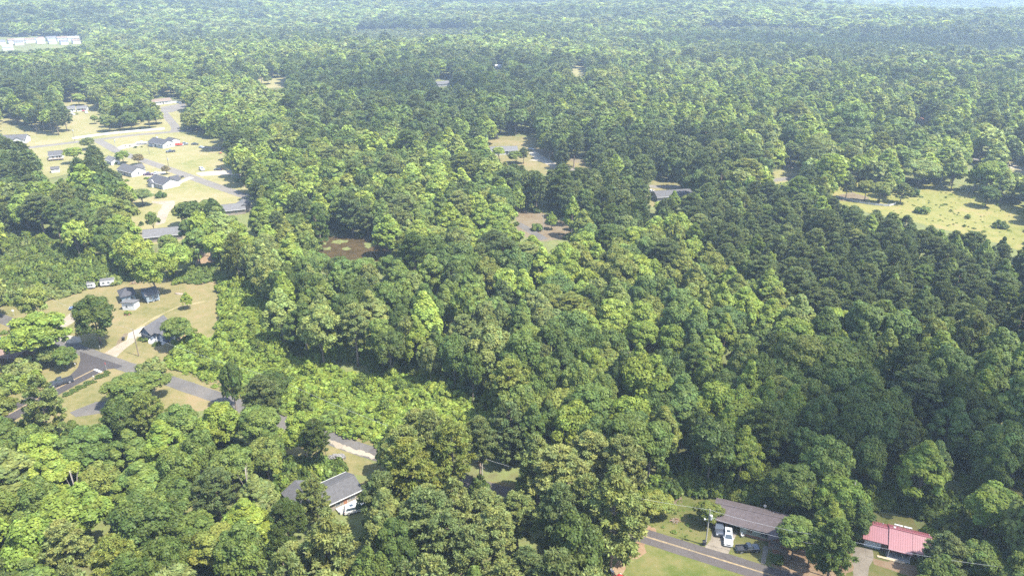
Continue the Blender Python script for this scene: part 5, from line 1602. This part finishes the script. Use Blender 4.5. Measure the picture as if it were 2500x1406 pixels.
def vehicle(kind, colour, px, py, heading, label, group=None, scale=1.0, name=None):
    """heading: world angle of the nose, degrees"""
    L, W, H = {'sedan': (4.6, 1.8, 1.45), 'suv': (4.9, 1.95, 1.78), 'pickup': (5.5, 1.95, 1.82)}[kind]
    e = empty(name or {'sedan': 'parked_car', 'suv': 'sport_utility', 'pickup': 'pickup_truck'}[kind], G(px, py), R_(heading), label, {'sedan': 'car', 'suv': 'car', 'pickup': 'pickup'}[kind], group)
    e.scale = (scale,) * 3
    p = PAINT[colour]; h = L / 2; w = W / 2
    zb = .33; zs = .92 if kind == 'sedan' else 1.08
    if kind == 'pickup':
        body = MB()
        body.prism([(-.55, zb), (h - .05, zb), (h, .6), (h - .02, .98), (h - .25, 1.06), (1.0, zs + .04), (-.55, zs + .04)], -w, w, 'y')
        bo = body.build('body', p, e, bevel=.06)
        bed = MB()
        bed.box(-h, -.56, -w, w, zb + .1, .66); bed.box(-h, -.56, -w, -w + .09, .661, zs); bed.box(-h, -.56, w - .09, w, .661, zs); bed.box(-h, -h + .08, -w + .092, w - .092, .661, zs - .02)
        bed.build('cargo_bed', p, e)
        MB().box(-h + .09, -.57, -w + .095, w - .095, .664, .69).build('bed_liner', M_BLACK, e)
        c0, c1, t0, t1 = -.5, 1.25, -.32, .55
    else:
        rear = -h + (.35 if kind == 'suv' else .75)
        body = MB()
        body.prism([(-h + .05, zb), (h - .05, zb), (h, .55), (h - .03, zs - .16), (h - .3, zs - .06), (h - 1.35, zs + .04), (rear, zs + .04), (-h + .06, zs - .02), (-h, .6)], -w, w, 'y')
        bo = body.build('body', p, e, bevel=.07)
        if kind == 'suv': c0, c1, t0, t1 = -h + .12, h - 1.35, -h + .35, h - 2.25
        else: c0, c1, t0, t1 = -h + .75, h - 1.2, -h + 1.35, h - 2.1
    wb, wt = w - .04, w - .22
    B = [(c0, -wb, zs + .02), (c1, -wb, zs + .02), (c1, wb, zs + .02), (c0, wb, zs + .02)]
    T = [(t0, -wt, H), (t1, -wt, H), (t1, wt, H), (t0, wt, H)]
    cab = MB(); cab.add(B + T, [(0, 3, 2, 1), (4, 5, 6, 7), (0, 1, 5, 4), (1, 2, 6, 5), (2, 3, 7, 6), (3, 0, 4, 7)])
    cab.build('cabin', p, e, bevel=.04)
    pane_on(e, 'windshield', [B[1], B[2], T[2], T[1]])
    pane_on(e, 'rear_window', [B[3], B[0], T[0], T[3]])
    pane_on(e, 'side_window', [B[0], B[1], T[1], T[0]], .08)
    pane_on(e, 'side_window', [B[2], B[3], T[3], T[2]], .08)
    r = .33 if kind == 'sedan' else .38
    for sx in (-h + .95, h - .92):
        for sy in (-1, 1):
            y0, y1 = sorted((sy * (w - .2), sy * (w + .02)))
            t = MB().disc_y(sx, y0, y1, r, r, 18).build('wheel', M_TYRE, e)
            ya, yb = sorted((sy * (w + .022), sy * (w + .035)))
            MB().disc_y(sx, ya, yb, r, r * .62, 14).build('rim', M_RIM, t)
    for sy in (-1, 1):
        MB().box(h - .06, h + .015, sy * (w - .32) - .2, sy * (w - .32) + .2, .66, .82).build('headlight', M_LAMP, e)
        MB().box(-h - .015, -h + .05, sy * (w - .2) - .14, sy * (w - .2) + .14, .68, .88).build('tail_light', M_TAIL, e)
        MB().box(c1 - .45, c1 - .25, sy * (w + .1) - .09, sy * (w + .1) + .09, zs + .03, zs + .2).build('mirror', p, e)
    MB().box(h - .02, h + .07, -w + .08, w - .08, zb + .02, .56).build('bumper', M_METAL if kind == 'pickup' else p, e)
    MB().box(-h - .07, -h + .02, -w + .08, w - .08, zb + .05, .58).build('bumper', M_METAL if kind == 'pickup' else p, e)
    MB().box(h - .015, h + .02, -.42, .42, .6, .8).build('grille', M_BLACK, e)
    if kind == 'suv':
        MB().box(t0 + .9, t0 + 1.7, -.42, .42, H + .003, H + .02).build('sunroof', M_GLASS, e)
        for sy in (-1, 1):
            MB().box(t0 + .2, t1 - .2, sy * (wt - .08) - .03, sy * (wt - .08) + .03, H + .004, H + .07).build('roof_rail', M_METAL, e)
    return e
vehicle('suv', 'white', 1777, 1317, -104, 'white sport utility car on the drive of the brown roofed house', scale=.92)
vehicle('suv', 'charcoal', 1754, 1292, -97, 'dark car parked half under the carport')
vehicle('pickup', 'black', 1825, 1343, 4, 'black pickup on the grass of the brown roofed house', scale=.86)
vehicle('pickup', 'charcoal', 150, 937, 218, 'dark pickup driving on the new asphalt side road', scale=1.12)
vehicle('sedan', 'navy', 188, 754, 200, 'dark blue car parked behind the open yellow green tree')
vehicle('sedan', 'silver', 90, 850, 70, 'silver car half hidden by leaves near the reddish brown roof')
vehicle('suv', 'white', 868, 1247, 20, 'white car beside the pale grey angled roof')
vehicle('pickup', 'charcoal', 417, 372, 205, 'dark pickup on the far lawn below the white chimney')
vehicle('sedan', 'silver', 493, 362, -35, 'silver car at the back of the far lawn')
vehicle('suv', 'white', 493, 416, -50, 'white car on the grass beside the long concrete drive')
vehicle('sedan', 'black', 533, 416, 175, 'black car on the long concrete drive of the far street')
vehicle('pickup', 'purple', 363, 428, 185, 'purple pickup beside the white gabled house')
vehicle('sedan', 'white', 379, 426, 185, 'white car behind the purple pickup')
vehicle('sedan', 'white', 178, 281, -30, 'white car in front of the far white house with two roofs')
vehicle('sedan', 'red', 204, 272, -60, 'red car beside the far white garage')
vehicle('sedan', 'white', 211, 277, -50, 'white car just below the red one')
vehicle('pickup', 'white', 1588, 471, -35, 'white pickup beside the dark grey roof in the middle distance')
vehicle('sedan', 'silver', 318, 588, 60, 'silver car under the trees left of the low long roof')
vehicle('pickup', 'grey', 449, 354, 10, 'grey pickup behind the red tarpaulin load')
vehicle('sedan', 'charcoal', 476, 354, 0, 'dark car at the foot of the far shrubs')
vehicle('sedan', 'silver', 1298, 366, -40, 'silver car at the top of the white drive')
vehicle('sedan', 'red', 1505, 1428, 50, 'red car at the bottom edge beside the pines')

def boat_load():
    e = empty('covered_trailer', G(436, 356), R_(12), 'low trailer with bright red cover beside the white house', 'trailer')
    MB().prism([(-2.6, .6), (2.4, .6), (2.6, 1.1), (1.0, 1.75), (-1.5, 1.7), (-2.7, 1.2)], -1, 1, 'y').build('cover', M('cover_red', (.42, .05, .03), .6, .15, 1), e, bevel=.1)
    MB().box(-2.6, 3.4, -.9, .9, .42, .58).build('chassis', M_METAL, e)
    for x in (-.6, .4):
        for y0 in (-1.0, .8):
            MB().disc_y(x, y0, y0 + .2, .35, .35, 14).build('wheel', M_TYRE, e)
boat_load()
def white_boat():
    e = empty('boat_trailer', G(346, 353), R_(8), 'white boat on a trailer at the end of the drive left of the white house', 'boat')
    hull = MB(); hull.prism([(-3.4, .7), (2.2, .6), (3.6, 1.45), (3.4, 1.55), (-3.4, 1.4)], -1.1, 1.1, 'y'); hull.build('hull', M_TRIM, e, bevel=.2)
    MB().prism([(-.6, 1.56), (1.0, 1.56), (.5, 2.1), (-.5, 2.1)], -.8, .8, 'y').build('console', M_TRIM, e)
    MB().box(-3, 4.4, -.5, .5, .4, .55).build('chassis', M_METAL, e)
    for y0 in (-1.0, .8):
        MB().disc_y(-.6, y0, y0 + .2, .33, .33, 14).build('wheel', M_TYRE, e)
white_boat()
def mower():
    e = empty('ride_on_mower', G(537, 376), R_(20), 'small red ride-on mower at the right edge of the far lawn', 'mower')
    MB().box(.1, 1.0, -.35, .35, .35, .85).build('hood', PAINT['red'], e, bevel=.06)
    MB().box(-.7, .1, -.4, .4, .35, .55).build('body', PAINT['red'], e)
    MB().prism([(-.6, .56), (-.15, .56), (-.2, .68), (-.5, .7), (-.62, 1.1), (-.72, 1.1)], -.25, .25, 'y').build('seat', M_BLACK, e)
    MB().tube([(.15, 0, .85), (-.05, 0, 1.1)], [.03, .03], 6).build('steering_column', M_BLACK, e)
    for (x, r) in ((.75, .22), (-.45, .32)):
        for y0 in (-.5, .3):
            MB().disc_y(x, y0, y0 + .2, r, r, 14).build('wheel', M_TYRE, e)
mower()

# ================================================================== street furniture
POLE_TOPS = {}
def utility_pole(key, px, py, h, label, arm=True, transformer=False, lamp=False, mat=None, rz=0.0, r=.15):
    g = G(px, py)
    e = empty('utility_pole', g, rz, label, 'utility pole')
    MB().tube([(0, 0, -.1), (0, 0, h * .5), (0, 0, h)], [r, r * .85, r * .65], 10).build('shaft', mat or M_POLE, e)
    if arm:
        MB().box(-1.1, 1.1, -.06, .06, h - .55, h - .41).build('crossarm', mat or M_POLE, e)
        for x in (-1.0, 0, 1.0):
            MB().tube([(x, 0, h - .41 if x else h), (x, 0, (h - .41 if x else h) + .22)], [.06, .04], 8).build('insulator', M_METAL, e)
    if transformer:
        t = MB().tube([(.38, -.1, h - 2.3), (.38, -.1, h - 1.3)], [.27, .27], 14).build('transformer', M_METAL, e)
        MB().tube([(.38, -.1, h - 1.3), (.38, -.1, h - 1.12)], [.05, .04], 8).build('bushing', M_METAL, t)
    if lamp:
        MB().tube([(0, 0, h - 2.6), (-.8, -.3, h - 2.3)], [.04, .03], 6).build('lamp_arm', M_METAL, e)
        MB().tube([(-.8, -.3, h - 2.45), (-.8, -.3, h - 2.2)], [.18, .1], 10).build('lamp_head', M_TRIM, e)
    POLE_TOPS[key] = (g, h, rz)
    return e
utility_pole('a', 339, 869, 9.2, 'dark bare wooden pole in front of the blue house drive', arm=False, mat=M_POLE)
utility_pole('b', 1722, 1331, 9.2, 'pale utility pole with grey transformer beside the brown roofed house', arm=False, transformer=True, lamp=True, mat=M_POLE_P, rz=-.3)
utility_pole('c', 2019, 1408, 10.0, 'pale utility pole with crossarm between the two front houses', transformer=False, lamp=True, mat=M_POLE_P, rz=-.3)
utility_pole('d', 680, 984, 8.2, 'brown utility pole at the edge of the vine thicket', arm=False, mat=M_WOOD_G)
utility_pole('e', 78, 742, 6.2, 'pole with white transformer above the road at the left edge', transformer=True, rz=.4, mat=M_POLE_P)
utility_pole('f', 285, 373, 9.5, 'utility pole at the bend of the far street', arm=False, transformer=True, mat=M_POLE_P)
utility_pole('g', 365, 377, 7.5, 'thin brown pole on the far lawn below the white chimney', arm=False, mat=M_POLE)
utility_pole('h', 183, 345, 9.0, 'utility pole at the left end of the white fence', transformer=True, arm=False, mat=M_POLE)
utility_pole('i', 412, 408, 6.5, 'pole behind the small pinkish tree', arm=False, transformer=True, mat=M_POLE)
utility_pole('j', 234, 246, 7.0, 'pole with white lamp beside the dark board fence', arm=False, lamp=True, mat=M_POLE_P)
utility_pole('k', 1326, 566, 8.5, 'thin pale pole in the straw covered clearing', arm=False, mat=M_POLE_P, r=.11)
utility_pole('l', 1560, 448, 9.5, 'pale pole beside the middle distance road', mat=M_POLE_P)
utility_pole('m', 797, 1122, 5.2, 'thin brown post left of the rock pile', arm=False, mat=M_POLE, r=.09)
utility_pole('n', 1178, 1192, 8.5, 'grey pole half hidden in the pines above the road', arm=False, mat=M_POLE_P)

def wire(a, b, za, zb, sag, label, ox=0.0):
    ga, ha, ra = POLE_TOPS[a]
    pa = Vector((ga.x + ox * math.cos(ra), ga.y + ox * math.sin(ra), za))
    if isinstance(b, str):
        gb, hb, rb = POLE_TOPS[b]; pb = Vector((gb.x + ox * math.cos(rb), gb.y + ox * math.sin(rb), zb))
    else:
        q = G(*b); pb = Vector((q.x, q.y, zb))
    pts = []
    for i in range(15):
        t = i / 14
        p = pa.lerp(pb, t); p.z -= sag * 4 * t * (1 - t)
        pts.append(p)
    o = MB().tube(pts, [.018] * 15, 5).build('power_line', M_METAL)
    tag(o, label, 'wire', 'power lines along the roads')
wire('b', 'c', 9.1, 9.7, .7, 'upper power line between the two front poles')
wire('b', 'c', 7.4, 7.6, .9, 'lower power line between the two front poles')
wire('b', 'n', 9.1, 8.4, 1.4, 'power line running from the transformer pole into the pines')
wire('c', (2500, 1490), 9.7, 9.5, .8, 'power line leaving the right front pole towards the lower right')
wire('d', 'a', 8.0, 9.0, 1.0, 'power line from the thicket pole to the blue house pole')
wire('a', 'e', 9.0, 6.0, 1.0, 'power line from the blue house pole over the junction')
wire('d', 'n', 8.0, 8.3, 1.3, 'power line from the thicket pole to the pines')
wire('f', 'h', 9.2, 8.8, .8, 'power line across the far street')
wire('f', 'i', 9.2, 6.3, .8, 'power line along the far street')

def text_mesh(txt, size, mat, parent, loc, rot):
    cu = bpy.data.curves.new('lettering', 'FONT'); cu.body = txt; cu.size = size; cu.align_x = 'CENTER'; cu.align_y = 'CENTER'; cu.extrude = .004
    t = bpy.data.objects.new('tmp', cu); COL.objects.link(t)
    bpy.context.view_layer.update()
    me = bpy.data.meshes.new_from_object(t.evaluated_get(bpy.context.evaluated_depsgraph_get()))
    bpy.data.objects.remove(t)
    o = bpy.data.objects.new('lettering', me); COL.objects.link(o); me.materials.clear(); me.materials.append(mat)
    o.parent = parent; o.location = loc; o.rotation_euler = rot
    return o
M_SIGN_R = M('sign_red', (.42, .03, .03), .5, .05, 1)
M_SIGN_Y = M('sign_yellow', (.60, .34, .02), .5, .05, 1)
def sign(kind, px, py, rz, label, h=2.1):
    e = empty({'stop': 'stop_sign', 'diamond': 'warning_sign', 'round': 'round_sign', 'plate': 'sign_board'}[kind], G(px, py), rz, label, 'sign')
    MB().tube([(0, 0, -.1), (0, 0, h + .5)], [.035, .035], 8).build('post', M_METAL, e)
    n, r, a0 = {'stop': (8, .42, math.pi / 8), 'diamond': (4, .5, 0), 'round': (20, .4, 0), 'plate': (4, .4, math.pi / 4)}[kind]
    vs = []
    for y in (-.075, -.045):
        vs += [(r * math.cos(a0 + 2 * math.pi * k / n), y, h + .3 + r * math.sin(a0 + 2 * math.pi * k / n)) for k in range(n)]
    fs = [(k, (k + 1) % n, n + (k + 1) % n, n + k) for k in range(n)] + [tuple(range(n)), tuple(range(2 * n - 1, n - 1, -1))]
    pl = MB().add(vs, fs).build('plate', {'stop': M_SIGN_R, 'diamond': M_SIGN_Y, 'round': M_TRIM, 'plate': M_TRIM}[kind], e)
    if kind == 'stop':
        text_mesh('STOP', .3, M_WHT, pl, (0, -.082, h + .3), (math.pi / 2, 0, 0))
    return e
sign('stop', 261, 905, R_(-38), 'red stop sign beside the white stop bar')
sign('diamond', 192, 834, R_(25), 'yellow diamond warning sign under the dense dark tree')
sign('round', 35, 771, R_(20), 'round white sign at the verge of the road at the left edge', 1.7)
sign('plate', 245, 856, R_(120), 'small pale sign board at the foot of the dense dark tree', 1.2)

def wheelie_bin(px, py, label, group=None):
    e = empty('wheelie_bin', G(px, py), random.uniform(-.4, .4), label, 'bin', group)
    mb = MB(); mb.add([(-.26, -.26, .08), (.26, -.26, .08), (.26, .26, .08), (-.26, .26, .08), (-.33, -.34, 1.0), (.33, -.34, 1.0), (.33, .34, 1.0), (-.33, .34, 1.0)],
                      [(0, 3, 2, 1), (4, 5, 6, 7), (0, 1, 5, 4), (1, 2, 6, 5), (2, 3, 7, 6), (3, 0, 4, 7)])
    mb.build('body', M_BLACK, e, bevel=.03)
    MB().prism([(-.38, 1.003), (.4, 1.003), (.4, 1.06), (0, 1.13), (-.38, 1.06)], -.36, .36, 'x').build('lid', M_BLACK, e)
    for x0 in (-.3, .22):
        MB().add([(x0 + .08 * s_, .3 + .1 * math.cos(2 * math.pi * k / 10), .1 + .1 * math.sin(2 * math.pi * k / 10)) for s_ in (0, 1) for k in range(10)],
                 [(k, (k + 1) % 10, 10 + (k + 1) % 10, 10 + k) for k in range(10)] + [tuple(range(10)), tuple(range(19, 9, -1))]).build('wheel', M_TYRE, e)
wheelie_bin(1719, 1330, 'dark wheelie bin at the foot of the transformer pole')
wheelie_bin(302, 831, 'black wheelie bin beside the concrete pad of the blue house')
wheelie_bin(443, 435, 'left of two black bins beside the far driveway', 'bins of the far street')
wheelie_bin(447, 434, 'right of two black bins beside the far driveway', 'bins of the far street')

def plastic_chair(px, py, rz, label):
    e = empty('plastic_chair', G(px, py), rz, label, 'chair')
    MB().box(-.26, .26, -.25, .25, .41, .45).build('seat', M_TRIM, e)
    MB().prism([(.22, .452), (.27, .452), (.36, .95), (.31, .95)], -.25, .25, 'x').build('backrest', M_TRIM, e)
    for x in (-.23, .23):
        for y in (-.22, .22):
            MB().box(x - .025, x + .025, y - .025, y + .025, 0, .408).build('leg', M_TRIM, e)
        MB().box(x - .035, x + .035, -.24, .28, .64, .67).build('armrest', M_TRIM, e)
        MB().box(x - .02, x + .02, -.23, -.19, .452, .638).build('arm_support', M_TRIM, e)
plastic_chair(1812, 1310, .3, 'white plastic chair in front of the sage green wall')
plastic_chair(1889, 1358, 2.2, 'white plastic chair beside the round bush near the walkway')
plastic_chair(1495, 1398, 1.2, 'white chair half hidden by pines at the bottom edge')

def rock_pile():
    rng = random.Random(3)
    e = empty('rock_pile', G(822, 1119), 0, 'heap of grey rocks beside the gravel pull-out', 'rock pile')
    mats = [M('rock_grey', (.105, .10, .10), .95, .25, 2), M('rock_pale', (.15, .145, .14), .95, .25, 2)]
    meshes = []
    for k in range(5):
        bm = bmesh.new(); bmesh.ops.create_icosphere(bm, subdivisions=1, radius=1)
        for v in bm.verts: v.co *= rng.uniform(.7, 1.15)
        me = bpy.data.meshes.new('rock'); bm.to_mesh(me); bm.free(); me.materials.append(mats[k % 2]); meshes.append(me)
    for k in range(110):
        a = rng.uniform(0, 6.28); q = rng.random() ** .6
        o = bpy.data.objects.new('rock', meshes[k % 5]); COL.objects.link(o); o.parent = e
        s = rng.uniform(.16, .36)
        o.location = (math.cos(a) * q * 2.3, math.sin(a) * q * 1.7, (1 - q) * .75 + .08); o.scale = (s, s * rng.uniform(.7, 1.2), s * .75); o.rotation_euler = (rng.random() * 3, rng.random() * 3, rng.random() * 3)
rock_pile()

def brush_pile(px, py, r, label):
    rng = random.Random(int(px))
    e = empty('brush_pile', G(px, py), 0, label, 'brush pile')
    for k in range(34):
        a = rng.uniform(0, 3.14); l = r * rng.uniform(.6, 1.3)
        c = Vector((rng.uniform(-r, r) * .6, rng.uniform(-r, r) * .5, rng.uniform(.05, r * .35)))
        d = Vector((math.cos(a) * l, math.sin(a) * l, rng.uniform(-.2, .4)))
        p0, p1 = c - d * .5, c + d * .5
        p0.z = max(.02, p0.z); p1.z = max(.02, p1.z)
        MB().tube([p0, c, p1], [.05, .04, .02], 5).build('branch', M_WOOD_G if k % 3 else M_WOOD, e)
brush_pile(1648, 1272, 1.3, 'heap of brown cut branches on the lawn left of the carport')
brush_pile(492, 692, 1.6, 'low heap of branches at the top of the mown clearing')
brush_pile(330, 692, 2.0, 'pale heap of branches behind the dark roofed house')

def skiff():
    e = empty('rowing_boat', G(438, 718), R_(-12), 'upturned weathered boat on the mown clearing', 'boat')
    vs, fs = [], []
    n = 9
    for i in range(n):
        t = -1 + 2 * i / (n - 1); w = .62 * (1 - abs(t) ** 2.4) + .04
        for (yy, zz) in ((-1, .02), (-.8, .34), (0, .52), (.8, .34), (1, .02)):
            vs.append((t * 1.9, yy * w, zz * (1 - .35 * abs(t) ** 3)))
    for i in range(n - 1):
        for k in range(4):
            fs.append((i * 5 + k, i * 5 + k + 1, (i + 1) * 5 + k + 1, (i + 1) * 5 + k))
    o = MB().add(vs, fs).build('hull', M_WOOD_G, e)
    sd = o.modifiers.new('thickness', 'SOLIDIFY'); sd.thickness = .03
    MB().box(-1.7, 1.7, -.03, .03, .53, .57).build('keel', M_WOOD, e)
skiff()

# clipped hedges along the side road
for i, (px, py, w) in enumerate([(261, 912, 1.1), (247, 921, 2.3), (218, 937, 2.2), (196, 948, 1.8), (179, 957, 1.4), (164, 965, 1.5)]):
    lab = ('smallest rounded shrub at the corner of the side road', 'largest clipped hedge shrub beside the stop bar', 'second clipped hedge shrub down the side road', 'third clipped hedge shrub down the side road',
           'fourth clipped hedge shrub down the side road', 'last clipped hedge shrub of the row down the side road')[i]
    e = add_tree('shrub', G(px, py), 1.25, 1.0, 'deep green', lab, 'clipped hedge along the side road', var=1, name='hedge_shrub', rz=R_(40))
    e.scale = (w, 1.0, 1.0)
# garden shrubs
for (px, py, H, R, tn, lab) in [(345, 830, 1.5, 1.1, 'deep green', 'left of the two round bushes at the blue house steps'), (356, 833, 1.5, 1.1, 'mid green', 'right of the two round bushes at the blue house steps'),
                                (383, 842, 1.2, 1.6, 'deep green', 'low bush at the blue house porch post'), (372, 905, 5.0, 4.2, 'grey green', 'tall grey green bush beside the road below the blue house'),
                                (1897, 1368, 1.9, 1.5, 'deep green', 'round dark bush beside the white chair near the walkway'), (2008, 1384, 1.2, .9, 'fresh green', 'small bright bush left of the right front pole'),
                                (310, 443, 1.6, 1.5, 'fresh green', 'small round bush beside the wire fence of the far house'), (358, 437, 1.5, 1.5, 'fresh green', 'round bush above the lowest white far house'),
                                (331, 361, 1.4, 1.4, 'deep green', 'largest of the dark bushes along the far drive'), (283, 402, 2.5, 1.8, 'mid green', 'bush against the plain white outbuilding'),
                                (317, 358, .7, .8, 'deep green', 'second dark bush along the far drive'), (306, 358, .6, .7, 'deep green', 'leftmost dark bush along the far drive'), (346, 360, .7, .9, 'deep green', 'dark bush nearest the white boat'),
                                (186, 280, 1.6, 2.0, 'olive green', 'olive bush between the far white cars'), (312, 768, 1.8, 1.2, 'fresh green', 'potted looking shrub in front of the white shed'),
                                (10, 815, 1.6, 1.2, 'mid green', 'small bush on the sandy lawn at the left edge')]:
    add_tree('shrub', G(px, py), H, R, tn, lab)
def planter():
    e = empty('brick_planter', G(312, 768), .3, 'square red brick planter in front of the white shed', 'planter')
    for (x0, x1, y0, y1) in ((-.8, .8, -.8, -.6), (-.8, .8, .6, .8), (-.8, -.6, -.597, .597), (.6, .8, -.597, .597)):
        MB().box(x0, x1, y0, y1, 0, .6).build('side', M_BRICK, e)
    MB().box(-.6, .6, -.6, .6, .3, .5).build('soil', M_DIRT, e)
planter()
def mailbox(px, py, rz, label):
    e = empty('mailbox', G(px, py), rz, label, 'mailbox')
    MB().box(-.05, .05, -.05, .05, 0, 1.05).build('post', M_WOOD_G, e)
    MB().prism([(-.13, 1.052), (.13, 1.052), (.13, 1.2), (.08, 1.3), (-.08, 1.3), (-.13, 1.2)], -.25, .25, 'y').build('box', M_TRIM, e)
    MB().box(.135, .15, -.05, .1, 1.15, 1.3).build('flag', M_SIGN_R, e)
mailbox(230, 927, R_(40), 'pale mailbox in the gap of the clipped hedge')
mailbox(185, 896, R_(40), 'white mailbox on the verge left of the junction')
